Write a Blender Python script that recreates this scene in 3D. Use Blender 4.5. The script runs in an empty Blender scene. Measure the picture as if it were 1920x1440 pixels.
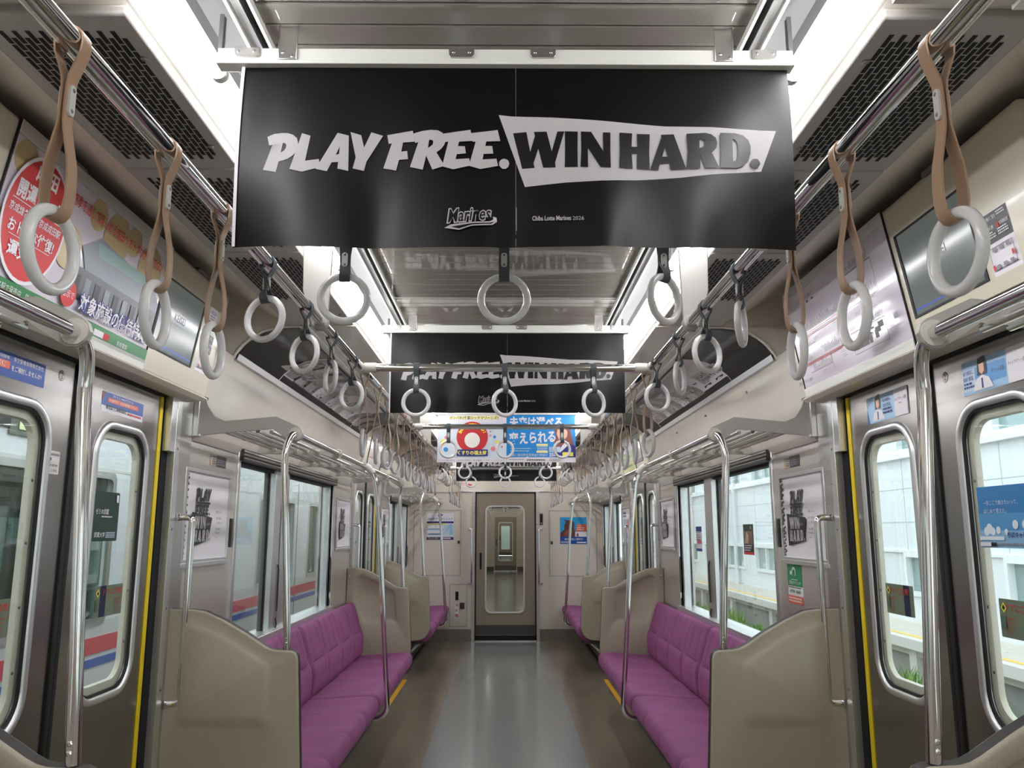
import bpy, bmesh, math, random
from mathutils import Vector, Matrix
from mathutils.geometry import tessellate_polygon

SC = bpy.context.scene
COL = SC.collection
random.seed(7)
PI = math.pi

# ------------------------------------------------------------------ camera, sky, exposure
FPX = 1526.0
PITCH = math.atan(277 / FPX)
YAW = math.atan(12 / FPX * math.cos(PITCH))
cam_d = bpy.data.cameras.new('camera')
cam_d.sensor_width = 36.0
cam_d.lens = FPX / 1920 * 36.0
cam_d.clip_start = 0.02
cam_d.clip_end = 300
cam = bpy.data.objects.new('camera', cam_d)
COL.objects.link(cam)
cam.location = (0, 0, 1.40)
cam.rotation_euler = (PI / 2 + PITCH, 0, -YAW)
SC.camera = cam
vs = SC.view_settings
vs.view_transform = 'Standard'
vs.look = 'None'
vs.gamma = 1
vs.exposure = 0.18
vs.use_curve_mapping = False
SC.cycles.use_denoising = True
SC.cycles.max_bounces = 8
SC.cycles.diffuse_bounces = 4
SC.cycles.glossy_bounces = 5
SC.cycles.transparent_max_bounces = 16
SC.cycles.sample_clamp_indirect = 8

world = bpy.data.worlds.new('overcast_sky')
SC.world = world
world.use_nodes = True
bg = world.node_tree.nodes['Background']
bg.inputs['Color'].default_value = (0.84, 0.94, 1.0, 1)
bg.inputs['Strength'].default_value = 2.6

TUBE_STRENGTH = 27.0

# ------------------------------------------------------------------ materials
def lin(h):
    if isinstance(h, str):
        c = [int(h[i:i + 2], 16) / 255 for i in (0, 2, 4)]
        return tuple(x / 12.92 if x <= 0.04045 else ((x + 0.055) / 1.055) ** 2.4 for x in c)
    return tuple(h)

MATS = {}
def mat(name, col, rough=0.5, metal=0.0, coat=0.0, spec=0.5, noise=None, bump=None, streak=None, ior=None):
    """noise=(scale, amount) colour mottling; bump=(scale, strength, distance); streak=(axis scale vec, strength)"""
    if name in MATS:
        return MATS[name]
    m = bpy.data.materials.new(name)
    m.use_nodes = True
    nt = m.node_tree
    b = nt.nodes['Principled BSDF']
    c = lin(col)
    b.inputs['Base Color'].default_value = (*c, 1)
    b.inputs['Roughness'].default_value = rough
    b.inputs['Metallic'].default_value = metal
    b.inputs['Specular IOR Level'].default_value = spec
    if coat:
        b.inputs['Coat Weight'].default_value = coat
        b.inputs['Coat Roughness'].default_value = 0.06
    tc = nt.nodes.new('ShaderNodeTexCoord')
    if noise:
        n = nt.nodes.new('ShaderNodeTexNoise')
        n.inputs['Scale'].default_value = noise[0]
        n.inputs['Detail'].default_value = 3
        r = nt.nodes.new('ShaderNodeMapRange')
        r.inputs['From Min'].default_value = 0.3
        r.inputs['From Max'].default_value = 0.7
        r.inputs['To Min'].default_value = 1 - noise[1]
        r.inputs['To Max'].default_value = 1 + noise[1]
        mx = nt.nodes.new('ShaderNodeVectorMath')
        mx.operation = 'SCALE'
        mx.inputs[0].default_value = c
        nt.links.new(tc.outputs['Object'], n.inputs['Vector'])
        nt.links.new(n.outputs['Fac'], r.inputs['Value'])
        nt.links.new(r.outputs['Result'], mx.inputs['Scale'])
        nt.links.new(mx.outputs['Vector'], b.inputs['Base Color'])
    if bump:
        n = nt.nodes.new('ShaderNodeTexNoise')
        n.inputs['Scale'].default_value = bump[0]
        n.inputs['Detail'].default_value = 2
        bp = nt.nodes.new('ShaderNodeBump')
        bp.inputs['Strength'].default_value = bump[1]
        bp.inputs['Distance'].default_value = bump[2]
        nt.links.new(tc.outputs['Object'], n.inputs['Vector'])
        nt.links.new(n.outputs['Fac'], bp.inputs['Height'])
        nt.links.new(bp.outputs['Normal'], b.inputs['Normal'])
    if streak:
        mp = nt.nodes.new('ShaderNodeMapping')
        mp.inputs['Scale'].default_value = streak[0]
        n = nt.nodes.new('ShaderNodeTexNoise')
        n.inputs['Scale'].default_value = 1
        n.inputs['Detail'].default_value = 3
        r = nt.nodes.new('ShaderNodeMapRange')
        r.inputs['To Min'].default_value = rough - streak[1]
        r.inputs['To Max'].default_value = rough + streak[1]
        nt.links.new(tc.outputs['Object'], mp.inputs['Vector'])
        nt.links.new(mp.outputs['Vector'], n.inputs['Vector'])
        nt.links.new(n.outputs['Fac'], r.inputs['Value'])
        nt.links.new(r.outputs['Result'], b.inputs['Roughness'])
    MATS[name] = m
    return m

def emit(name, col, strength):
    if name in MATS:
        return MATS[name]
    m = bpy.data.materials.new(name)
    m.use_nodes = True
    nt = m.node_tree
    b = nt.nodes['Principled BSDF']
    b.inputs['Base Color'].default_value = (*lin(col), 1)
    b.inputs['Emission Color'].default_value = (*lin(col), 1)
    b.inputs['Emission Strength'].default_value = strength
    b.inputs['Roughness'].default_value = 0.3
    MATS[name] = m
    return m

def glass(name, tint=(0.93, 0.97, 0.96), ior=1.5, haze=0.0):
    if name in MATS:
        return MATS[name]
    m = bpy.data.materials.new(name)
    m.use_nodes = True
    nt = m.node_tree
    nt.nodes.remove(nt.nodes['Principled BSDF'])
    out = nt.nodes['Material Output']
    t = nt.nodes.new('ShaderNodeBsdfTransparent')
    t.inputs['Color'].default_value = (*tint, 1)
    g = nt.nodes.new('ShaderNodeBsdfGlossy')
    g.inputs['Roughness'].default_value = 0.0
    f = nt.nodes.new('ShaderNodeFresnel')
    ge = nt.nodes.new('ShaderNodeNewGeometry')     # a thin pane: both faces reflect like the front one
    mr = nt.nodes.new('ShaderNodeMapRange')
    mr.inputs['To Min'].default_value = ior
    mr.inputs['To Max'].default_value = 1 / ior
    nt.links.new(ge.outputs['Backfacing'], mr.inputs['Value'])
    nt.links.new(mr.outputs['Result'], f.inputs['IOR'])
    mx = nt.nodes.new('ShaderNodeMixShader')
    nt.links.new(f.outputs['Fac'], mx.inputs['Fac'])
    nt.links.new(t.outputs['BSDF'], mx.inputs[1])
    nt.links.new(g.outputs['BSDF'], mx.inputs[2])
    nt.links.new(mx.outputs['Shader'], out.inputs['Surface'])
    MATS[name] = m
    return m

CHROME = mat('polished_stainless', (0.78, 0.77, 0.76), 0.09, 1.0)
STEEL = mat('brushed_stainless', (0.60, 0.58, 0.56), 0.30, 1.0, streak=((3, 3, 160), 0.07))
DOORSTEEL = mat('door_stainless', (0.36, 0.345, 0.33), 0.24, 1.0, streak=((2, 2, 220), 0.06))
WALLSTEEL = mat('wall_stainless', (0.71, 0.655, 0.605), 0.30, 0.72, streak=((1.5, 1.5, 22), 0.04))
ALU = mat('satin_aluminium', (0.70, 0.71, 0.70), 0.32, 0.85)
TRIMWHITE = mat('white_painted_aluminium', 'DCDCD4', 0.30)
CEILSLAT = mat('glossy_ceiling_laminate', '88847B', 0.03, spec=1.0, bump=(5, 0.02, 0.004))
GLOSSPANEL = mat('glossy_ivory_laminate', 'CFC8BC', 0.10, coat=0.5, bump=(7, 0.18, 0.01))
VENTGREY = mat('vent_grey_paint', 'A39E99', 0.42)
COVE = mat('cove_beige', 'DDD6C9', 0.28)
CREAM = mat('header_cream_frp', 'D3CCB8', 0.22, coat=0.25)
ENDBEIGE = mat('end_wall_beige', 'D2C8BA', 0.38)
FRP = mat('speckled_taupe_frp', 'A79E8B', 0.38, noise=(420, 0.10), bump=(300, 0.10, 0.002))
GREYPAINT = mat('warm_grey_paint', 'A9A69F', 0.40)
PLASTIC = mat('ivory_grey_plastic', 'CBC6BC', 0.35)
DARK = mat('black_rubber', '0E0D0D', 0.55)
SLOT = mat('slot_black', '050505', 0.8)
DARKGREY = mat('dark_grey_metal', '4A4743', 0.45, 0.4)
RINGWHITE = mat('ring_white_plastic', 'E4E3E2', 0.22, coat=0.3)
TAN = mat('tan_leather', 'AC8D73', 0.42, bump=(260, 0.12, 0.001))
GREYSTRAP = mat('charcoal_strap', '4B5157', 0.50, bump=(200, 0.2, 0.001))
CLIP = mat('clip_white', 'D6D6CF', 0.3)
RIVET = mat('rivet_dark_steel', (0.30, 0.29, 0.28), 0.3, 1.0)
YELLOW = mat('safety_yellow', 'E8CC10', 0.45)
FLOORYEL = mat('floor_yellow_tape', 'D9A01E', 0.55)
BLACKPAPER = mat('black_satin_paper', '060505', 0.30, spec=0.33, bump=(7, 0.12, 0.012))
WHITEINK = mat('white_print', 'B6B1B1', 0.45)
BLACKINK = mat('black_print', '0D0C0C', 0.32)
PAPER = mat('white_paper', 'E4E0E4', 0.45)
GREYINK = mat('grey_print', '8C8890', 0.5)
FLOORGREY = mat('floor_grey_vinyl', '828380', 0.15, noise=(60, 0.06), spec=0.6)
FLOORTAN = mat('floor_taupe_vinyl', '827666', 0.20, noise=(60, 0.06), spec=0.6)
GLASS = glass('window_glass', (0.955, 0.985, 0.98))
GLASSEND = glass('gangway_glass', (0.95, 0.97, 0.96))

# ------------------------------------------------------------------ mesh building
class MB:
    """collects polygons with materials and links them as ONE mesh object"""
    def __init__(self):
        self.v, self.f, self.m, self.mats = [], [], [], []
    def mi(self, m):
        if m not in self.mats:
            self.mats.append(m)
        return self.mats.index(m)
    def add(self, verts, faces, m):
        o = len(self.v)
        k = self.mi(m)
        self.v += [tuple(p) for p in verts]
        for f in faces:
            self.f.append([o + i for i in f])
            self.m.append(k)
        return self
    def box(self, x0, x1, y0, y1, z0, z1, m):
        if x0 > x1: x0, x1 = x1, x0
        if y0 > y1: y0, y1 = y1, y0
        if z0 > z1: z0, z1 = z1, z0
        v = [(x0, y0, z0), (x1, y0, z0), (x1, y1, z0), (x0, y1, z0), (x0, y0, z1), (x1, y0, z1), (x1, y1, z1), (x0, y1, z1)]
        return self.add(v, [(0, 3, 2, 1), (4, 5, 6, 7), (0, 1, 5, 4), (1, 2, 6, 5), (2, 3, 7, 6), (3, 0, 4, 7)], m)
    def tube(self, pts, r, m, n=14, caps=True, closed=False):
        pts = [Vector(p) for p in pts]
        N = len(pts)
        rr = r if isinstance(r, (list, tuple)) else [r] * N
        rings = []
        prev = None
        for i in range(N):
            if closed:
                t = pts[(i + 1) % N] - pts[i - 1]
            elif i == 0:
                t = pts[1] - pts[0]
            elif i == N - 1:
                t = pts[-1] - pts[-2]
            else:
                t = (pts[i + 1] - pts[i]).normalized() + (pts[i] - pts[i - 1]).normalized()
            t.normalize()
            if prev is None:
                a = Vector((0, 0, 1)) if abs(t.z) < 0.9 else Vector((1, 0, 0))
                u = t.cross(a).normalized()
            else:
                u = (prev - t * prev.dot(t)).normalized()
            prev = u
            w = t.cross(u)
            rings.append([pts[i] + (u * math.cos(2 * PI * k / n) + w * math.sin(2 * PI * k / n)) * rr[i] for k in range(n)])
        v = [p for ring in rings for p in ring]
        f = []
        for i in range(N if closed else N - 1):
            j = (i + 1) % N
            for k in range(n):
                k2 = (k + 1) % n
                f.append((i * n + k, i * n + k2, j * n + k2, j * n + k))
        if caps and not closed:
            f.append(tuple(reversed(range(n))))
            f.append(tuple((N - 1) * n + k for k in range(n)))
        return self.add(v, f, m)
    def band(self, pts, w, th, m, axis=(0, 1, 0), closed=True):
        """flat strap: path pts, width w along axis, thickness th"""
        ax = Vector(axis)
        pts = [Vector(p) for p in pts]
        N = len(pts)
        v = []
        for i in range(N):
            t = (pts[(i + 1) % N] - pts[i - 1]) if closed or 0 < i < N - 1 else (pts[1] - pts[0] if i == 0 else pts[-1] - pts[-2])
            nrm = t.cross(ax).normalized() * th / 2
            a = ax * w / 2
            v += [pts[i] + nrm - a, pts[i] + nrm + a, pts[i] - nrm + a, pts[i] - nrm - a]
        f = []
        for i in range(N if closed else N - 1):
            j = (i + 1) % N
            for k in range(4):
                k2 = (k + 1) % 4
                f.append((i * 4 + k, j * 4 + k, j * 4 + k2, i * 4 + k2))
        return self.add(v, f, m)
    def plate(self, outer, holes, fn, th, m, mside=None):
        """flat plate: 2-D outline with holes, fn(a,b,d)->xyz, d runs 0..th"""
        loops = [outer] + (holes or [])
        flat = [p for l in loops for p in l]
        tris = tessellate_polygon([[Vector((p[0], p[1], 0)) for p in l] for l in loops])
        n = len(flat)
        v = [fn(p[0], p[1], 0) for p in flat] + [fn(p[0], p[1], th) for p in flat]
        f = [tuple(t) for t in tris] + [tuple(n + i for i in reversed(t)) for t in tris]
        self.add(v, f, m)
        s, o = [], 0
        for l in loops:
            k = len(l)
            for i in range(k):
                s.append((o + i, o + (i + 1) % k, n + o + (i + 1) % k, n + o + i))
            o += k
        return self.add(v, s, mside or m)
    def grid(self, rows, m, closed=False):
        """rows: list of equal-length point lists"""
        R, Cn = len(rows), len(rows[0])
        v = [p for r in rows for p in r]
        f = []
        for i in range(R - 1):
            for k in range(Cn - 1 if not closed else Cn):
                k2 = (k + 1) % Cn
                f.append((i * Cn + k, i * Cn + k2, (i + 1) * Cn + k2, (i + 1) * Cn + k))
        return self.add(v, f, m)
    def disc(self, c, r, nrm, h, m, n=10):
        nrm = Vector(nrm).normalized()
        c = Vector(c)
        return self.tube([c, c + nrm * h * 0.6, c + nrm * h], [r, r, r * 0.6], m, n)
    def build(self, name, parent=None, smooth=35, bevel=0, seg=2, loc=None):
        me = bpy.data.meshes.new(name)
        me.from_pydata(self.v, [], self.f)
        for mm in self.mats:
            me.materials.append(mm)
        me.polygons.foreach_set('material_index', self.m)
        me.update()
        bm = bmesh.new()
        bm.from_mesh(me)
        bmesh.ops.remove_doubles(bm, verts=bm.verts, dist=1e-6)
        bmesh.ops.recalc_face_normals(bm, faces=bm.faces)
        bm.to_mesh(me)
        bm.free()
        if smooth:
            me.polygons.foreach_set('use_smooth', [True] * len(me.polygons))
            me.set_sharp_from_angle(angle=math.radians(smooth))
        o = bpy.data.objects.new(name, me)
        COL.objects.link(o)
        if parent is not None:
            o.parent = parent
        if loc is not None:
            o.location = loc
        if bevel:
            b = o.modifiers.new('bevel', 'BEVEL')
            b.width = bevel
            b.segments = seg
            b.limit_method = 'ANGLE'
            b.angle_limit = math.radians(40)
            b.harden_normals = False
        return o

def tag(o, label=None, cat=None, group=None, kind=None):
    if label: o['label'] = label
    if cat: o['category'] = cat
    if group: o['group'] = group
    if kind: o['kind'] = kind
    return o

def empty(name, loc, label, cat, group=None, rz=0.0):
    o = bpy.data.objects.new(name, None)
    o.empty_display_size = 0.05
    COL.objects.link(o)
    o.location = loc
    o.rotation_euler = (0, 0, rz)
    return tag(o, label, cat, group)

def kids(o):
    return [c for c in o.children]

def dup(o, parent=None):
    c = o.copy()
    COL.objects.link(c)
    if parent is not None:
        c.parent = parent
    for ch in kids(o):
        dup(ch, c)
    return c

def struct(o):
    o['kind'] = 'structure'
    return o

def rrect(a0, a1, b0, b1, r, n=6):
    """rounded rectangle outline, counter-clockwise"""
    p = []
    for (ca, cb, s) in ((a1 - r, b0 + r, -PI / 2), (a1 - r, b1 - r, 0), (a0 + r, b1 - r, PI / 2), (a0 + r, b0 + r, PI)):
        for i in range(n + 1):
            t = s + PI / 2 * i / n
            p.append((ca + r * math.cos(t), cb + r * math.sin(t)))
    return p

def circ(cx, cy, r, n=24):
    return [(cx + r * math.cos(2 * PI * i / n), cy + r * math.sin(2 * PI * i / n)) for i in range(n)]

# ------------------------------------------------------------------ printed sheets
TXT = {}
def text_geo(s, bold=0.0, shear=0.0, res=2):
    key = (s, bold, shear, res)
    if key in TXT:
        return TXT[key]
    cu = bpy.data.curves.new('lettering', 'FONT')
    cu.body = s
    cu.size = 1.0
    cu.offset = bold
    cu.shear = shear
    cu.resolution_u = res
    o = bpy.data.objects.new('lettering', cu)
    COL.objects.link(o)
    me = bpy.data.meshes.new_from_object(o)
    me.calc_loop_triangles()
    v = [(p.co.x, p.co.y) for p in me.vertices]
    t = [tuple(x.vertices) for x in me.loop_triangles]
    bpy.data.objects.remove(o)
    bpy.data.meshes.remove(me)
    bpy.data.curves.remove(cu)
    TXT[key] = (v, t)
    return TXT[key]

class Print:
    """a printed sheet: 2-D shapes in layers, laid on a surface by fn(u,v,d)"""
    def __init__(self, step=0.0003):
        self.t = []
        self.layer = 0
        self.step = step
    def tri(self, pts, tris, m, lift=True):
        if lift:
            self.layer += 1
        self.t.append((pts, tris, m, self.layer))
        return self
    def poly(self, pts, m, holes=None):
        loops = [pts] + ([h for h in holes if h] if holes else [])
        flat = [p for l in loops for p in l]
        return self.tri(flat, tessellate_polygon([[Vector((p[0], p[1], 0)) for p in l] for l in loops]), m)
    def rect(self, u0, v0, u1, v1, m, r=0):
        if r:
            return self.poly(rrect(u0, u1, v0, v1, r, 4), m)
        return self.tri([(u0, v0), (u1, v0), (u1, v1), (u0, v1)], [(0, 1, 2), (0, 2, 3)], m)
    def circle(self, cx, cy, r, m, n=28):
        return self.poly(circ(cx, cy, r, n), m)
    def text(self, s, u, v, w=None, h=None, m=None, bold=0.0, shear=0.0, align='L', rot=0.0, res=2, maxw=None):
        """fits the text to height h (cap/em box) or width w; (u, v) is lower left of its bounding box"""
        p, t = text_geo(s, bold, shear, res)
        if not p:
            return self
        x0 = min(q[0] for q in p); x1 = max(q[0] for q in p)
        y0 = min(q[1] for q in p); y1 = max(q[1] for q in p)
        sx = sy = None
        if h: sy = h / max(y1 - y0, 1e-6)
        if w: sx = w / max(x1 - x0, 1e-6)
        sx = sx or sy
        sy = sy or sx
        W = (x1 - x0) * sx
        off = {'L': 0, 'C': -W / 2, 'R': -W}[align]
        c, s_ = math.cos(rot), math.sin(rot)
        pts = []
        for q in p:
            a, b = (q[0] - x0) * sx + off, (q[1] - y0) * sy
            pts.append((u + a * c - b * s_, v + a * s_ + b * c))
        return self.tri(pts, t, m)
    def lines(self, u0, v0, u1, n, lh, th, m, ragged=0.3, dash=None):
        """rows of tiny unreadable print"""
        for i in range(n):
            y = v0 - i * lh
            e = u1 - (random.random() * ragged) * (u1 - u0)
            x = u0
            while x < e:
                L = min(e - x, th * random.uniform(0.8, 2.6))
                self.tri([(x, y), (x + L, y), (x + L, y + th), (x, y + th)], [(0, 1, 2), (0, 2, 3)], m, lift=(i == 0 and x == u0))
                x += L + th * 0.45
        return self
    def build(self, name, fn, parent=None, maxlen=None, smooth=0, base=None):
        mb = MB()
        if base:                      # (u0,v0,u1,v1,thickness,material): the sheet's own body
            u0, v0, u1, v1, th, bm_ = base
            nu = max(1, int((u1 - u0) / maxlen)) if maxlen else 1
            nv = max(1, int((v1 - v0) / maxlen)) if maxlen else 1
            for d in (0.0, -th):
                mb.grid([[fn(u0 + (u1 - u0) * i / nu, v0 + (v1 - v0) * j / nv, d) for i in range(nu + 1)] for j in range(nv + 1)], bm_)
            rim = [(u0 + (u1 - u0) * i / nu, v0) for i in range(nu)] + [(u1, v0 + (v1 - v0) * j / nv) for j in range(nv)] + \
                  [(u1 - (u1 - u0) * i / nu, v1) for i in range(nu)] + [(u0, v1 - (v1 - v0) * j / nv) for j in range(nv)]
            mb.grid([[fn(a, b, 0) for a, b in rim], [fn(a, b, -th) for a, b in rim]], bm_, closed=True)
        for pts, tris, m, lay in self.t:
            P = list(pts)
            T = list(tris)
            if maxlen:
                out = []
                st = list(T)
                while st:
                    a, b, c = st.pop()
                    e = [(math.dist(P[a], P[b]), a, b, c), (math.dist(P[b], P[c]), b, c, a), (math.dist(P[c], P[a]), c, a, b)]
                    L, i, j, k = max(e)
                    if L > maxlen * 1.5:
                        P.append(((P[i][0] + P[j][0]) / 2, (P[i][1] + P[j][1]) / 2))
                        q = len(P) - 1
                        st += [(i, q, k), (q, j, k)]
                    else:
                        out.append((a, b, c))
                T = out
            d = lay * self.step
            mb.add([fn(p[0], p[1], d) for p in P], T, m)
        me_ob = mb.build(name, parent, smooth=smooth)
        return me_ob

ORD = ['first', 'second', 'third', 'fourth', 'fifth', 'sixth', 'seventh', 'eighth', 'ninth', 'tenth', 'eleventh', 'twelfth', 'thirteenth', 'fourteenth', 'fifteenth', 'sixteenth']
SIDE = {-1: 'left', 1: 'right'}

# ------------------------------------------------------------------ key dimensions (metres)
W = 1.28                 # inner face of the side walls
DC = (2.44, 7.60)        # door centres along the car
YB, YE = -7.0, 10.97     # rear end of what is built, and the end wall
def wallfn(s, y0, z0, x=W):
    """sheet on the side wall, read from inside; y0 = edge on the reader's left"""
    if s < 0:
        return lambda u, v, d: (-x + d, y0 + u, z0 + v)
    return lambda u, v, d: (x - d, y0 - u, z0 + v)
TA = math.radians(10)
def hdrfn(s, y0, z0):
    """sheet on the tilted header face over a door"""
    t0 = (z0 - 1.92) / math.cos(TA)
    def f(u, v, d):
        t = t0 + v
        y = y0 + u if s < 0 else y0 - u
        return (s * (1.2 - t * math.sin(TA) - d * math.cos(TA)), y, 1.92 + t * math.cos(TA) - d * math.sin(TA))
    return f
def endfn(x0, z0, y=YE):
    return lambda u, v, d: (x0 + u, y - d, z0 + v)
GLYPH = {
 'P': ([(-446,226),(-434,232),(-421,234),(-409,234),(-399,231),(-391,224),(-389,216),(-388,205),(-392,196),(-398,189),(-406,183),(-416,179),(-423,177),(-427,156),(-451,160),(-436,210),(-442,209)], [(-417,214),(-413,214),(-410,210),(-411,204),(-414,199),(-420,195)]),
 'L': ([(-382,234),(-366,229),(-374,179),(-349,183),(-346,171),(-353,165),(-379,157),(-402,162)], None),
 'A': ([(-316,236),(-295,231),(-294,161),(-314,165),(-313,178),(-325,177),(-333,159),(-354,163)], [(-311,209),(-312,194),(-318,192)]),
 'Y': ([(-292,238),(-272,232),(-266,208),(-253,238),(-231,231),(-261,180),(-265,162),(-286,166),(-281,188)], None),
 'F': ([(-223,232),(-175,240),(-171,218),(-193,217),(-196,199),(-185,200),(-183,184),(-200,183),(-205,162),(-229,167),(-214,216),(-220,215)], None),
 'R': ([(-174,234),(-157,239),(-141,241),(-128,240),(-119,235),(-115,228),(-113,218),(-116,210),(-121,203),(-130,196),(-117,174),(-118,168),(-137,162),(-149,190),(-155,162),(-179,168),(-164,217),(-170,215)], [(-144,221),(-139,221),(-136,218),(-137,212),(-141,208),(-146,205)]),
 'E': ([(-117,233),(-67,241),(-62,219),(-88,217),(-90,208),(-77,208),(-75,194),(-92,192),(-94,182),(-69,184),(-65,170),(-98,162),(-119,168),(-108,217),(-116,216)], None),
 'E2': ([(-66,234),(-16,241),(-11,219),(-37,218),(-39,209),(-26,209),(-24,194),(-42,193),(-44,182),(-18,184),(-15,170),(-48,163),(-69,169),(-57,217),(-63,217)], None),
 'dot': ([(6,174),(5,171),(4,168),(2,166),(-1,164),(-4,164),(-7,164),(-9,166),(-11,168),(-13,171),(-13,174),(-13,177),(-11,180),(-9,182),(-7,183),(-4,184),(-1,183),(2,182),(4,180),(5,177)], None),
 'W': ([(13,236),(38,238),(45,198),(54,230),(52,238),(76,238),(85,198),(96,238),(109,238),(91,175),(92,166),(69,166),(60,204),(51,175),(53,166),(30,165)], None),
 'I': ([(110,238),(134,237),(133,202),(133,166),(109,166),(110,202)], None),
 'N': ([(140,237),(159,236),(181,196),(181,235),(195,235),(194,199),(194,164),(175,165),(152,204),(152,165),(138,166),(140,201)], None),
 'H': ([(212,235),(236,234),(234,207),(245,207),(245,233),(269,233),(267,197),(267,162),(243,163),(244,193),(234,193),(235,163),(210,164),(212,199)], None),
 'A2': ([(290,232),(314,233),(335,163),(306,162),(304,175),(286,174),(283,161),(268,162),(291,227)], [(297,208),(301,188),(291,188)]),
 'R2': ([(338,234),(374,236),(385,233),(393,226),(395,216),(393,206),(384,196),(397,166),(370,165),(362,192),(361,164),(336,164),(339,197)], [(362,223),(367,223),(371,218),(371,212),(367,207),(361,205)]),
 'D': ([(401,236),(429,236),(444,232),(454,223),(458,210),(457,196),(452,182),(442,171),(430,166),(399,166),(401,199)], [(424,224),(429,223),(433,216),(434,202),(432,188),(429,180),(423,179)]),
 'dot2': ([(474,176),(473,173),(471,170),(469,168),(467,167),(464,166),(461,167),(459,168),(457,170),(456,173),(455,176),(456,179),(457,181),(460,184),(462,185),(465,185),(468,185),(470,184),(472,181),(473,179)], None),
}
WHITE_SHAPE = [(-14,273),(10,270),(83,267),(164,261),(259,253),(298,250),(389,249),(508,242),(476,161),(385,154),(326,147),(239,141),(111,136),(35,129)]

# ================================================================== THE SETTING
# ------------------------------------------------------------------ floor
m = MB()
m.box(-0.51, 0.51, YB, YE, -0.04, 0, FLOORGREY)
for s in (-1, 1):
    m.box(s * 0.51, s * 1.36, YB, YE, -0.04, 0, FLOORTAN)
struct(m.build('floor', smooth=0))
for s in (-1, 1):        # yellow tape in front of each door
    for k, c in enumerate(DC):
        m = MB()
        m.box(s * 0.945, s * 0.985, c - 0.62, c + 0.62, 0.0002, 0.0012, FLOORYEL)
        tag(m.build('floor_tape', smooth=0), 'yellow warning tape on the floor before the %s %s door' % (('nearer', 'farther')[k], SIDE[s]), 'tape', 'yellow door tapes')

# ------------------------------------------------------------------ side walls
WIN = [(-1.15, 0.95, 0.87, 1.755), (3.92, 6.08, 0.87, 1.755), (9.03, 10.76, 0.87, 1.755), (-6.0, -3.6, 0.87, 1.755)]
SECT = [(YB, -2.6, 3), (-2.6, 1.74, 0), (3.14, 6.90, 1), (8.30, YE, 2)]
T = 0.10
for s in (-1, 1):
    m = MB()
    for y0, y1, wi in SECT:
        a, b, c, d = WIN[wi]
        m.box(s * W, s * (W + T), y0, a, 0, 2.45, WALLSTEEL)
        m.box(s * W, s * (W + T), b, y1, 0, 2.45, WALLSTEEL)
        m.box(s * W, s * (W + T), a, b, 0, c, WALLSTEEL)
        m.box(s * W, s * (W + T), a, b, d, 2.45, WALLSTEEL)
    for c in DC:
        m.box(s * (W + 0.002), s * (W + T), c - 0.70, c + 0.70, 1.93, 2.45, DARKGREY)
    struct(m.build('wall_' + SIDE[s], smooth=0))

# windows: outer frame, two sashes, blind box, sill
wn = 0
for s in (-1, 1):
    for wi, (a, b, c, d) in enumerate(WIN):
        wn += 1
        mull = ((a + b) / 2 - 0.2, (a + b) / 2 + 0.1)
        if wi == 1:
            mull = (4.53, 4.87) if s < 0 else (5.05, 5.29)
        fr = MB()
        fr.plate([(a - 0.035, c - 0.03), (b + 0.035, c - 0.03), (b + 0.035, d + 0.03), (a - 0.035, d + 0.03)],
                 [[(a, c), (b, c), (b, d), (a, d)]], lambda y, z, e: (s * (W - 0.012 + e), y, z), 0.10, ALU)
        root = struct(fr.build('window_%d' % wn, bevel=0.004))
        p = MB()                                # blind box with ribs above
        p.box(s * (W - 0.03), s * (W + 0.06), a - 0.02, b + 0.02, d - 0.02, d + 0.035, DARKGREY)
        for k in range(3):
            p.box(s * (W - 0.034), s * (W - 0.028), a - 0.02, b + 0.02, d - 0.012 + k * 0.016, d - 0.004 + k * 0.016, STEEL)
        p.build('blind_box', root, bevel=0.002)
        p = MB()
        p.box(s * (W - 0.03), s * (W + 0.09), a - 0.02, b + 0.02, c - 0.035, c + 0.004, ALU)
        p.build('window_sill', root, bevel=0.004)
        p = MB()                                # sash stiles and black gaskets
        for e in (a, b - 0.05):
            p.box(s * (W + 0.01), s * (W + 0.06), e, e + 0.05, c, d, ALU)
        p.box(s * (W + 0.03), s * (W + 0.06), mull[0] + 0.02, mull[0] + 0.036, c, d, DARK)
        p.box(s * (W - 0.002), s * (W + 0.06), mull[0] + 0.035, mull[0] + 0.16, c, d, ALU)
        p.box(s * (W + 0.002), s * (W + 0.06), mull[1] - 0.13, mull[1], c, d, ALU)
        p.box(s * (W + 0.02), s * (W + 0.05), mull[0] + 0.16, mull[1] - 0.13, c, d, DARKGREY)
        p.box(s * (W + 0.01), s * (W + 0.06), a, b, d - 0.035, d - 0.02, DARK)
        p.build('sash_frame', root, bevel=0.003)
        if wi:
            for yy in (mull[0] + 0.155, b - 0.012):
                p = MB()
                for z0, z1 in ((0.98, 1.22), (0.89, 0.93)):
                    x = s * (W - 0.008)
                    p.tube([(x, yy - 0.018, z1), (x, yy, z1 - 0.03), (x, yy, z0), (x, yy - 0.01, z0 - 0.01)], 0.0045, DARKGREY, 8)
                p.build('window_latch', root)
        g = MB()
        g.box(s * (W + 0.035), s * (W + 0.041), a + 0.02, mull[0] + 0.02, c - 0.01, d + 0.01, GLASS)
        g.box(s * (W + 0.035), s * (W + 0.041), mull[1] - 0.03, b - 0.02, c - 0.01, d + 0.01, GLASS)
        g.build('glass_pane', root, smooth=0)

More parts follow.
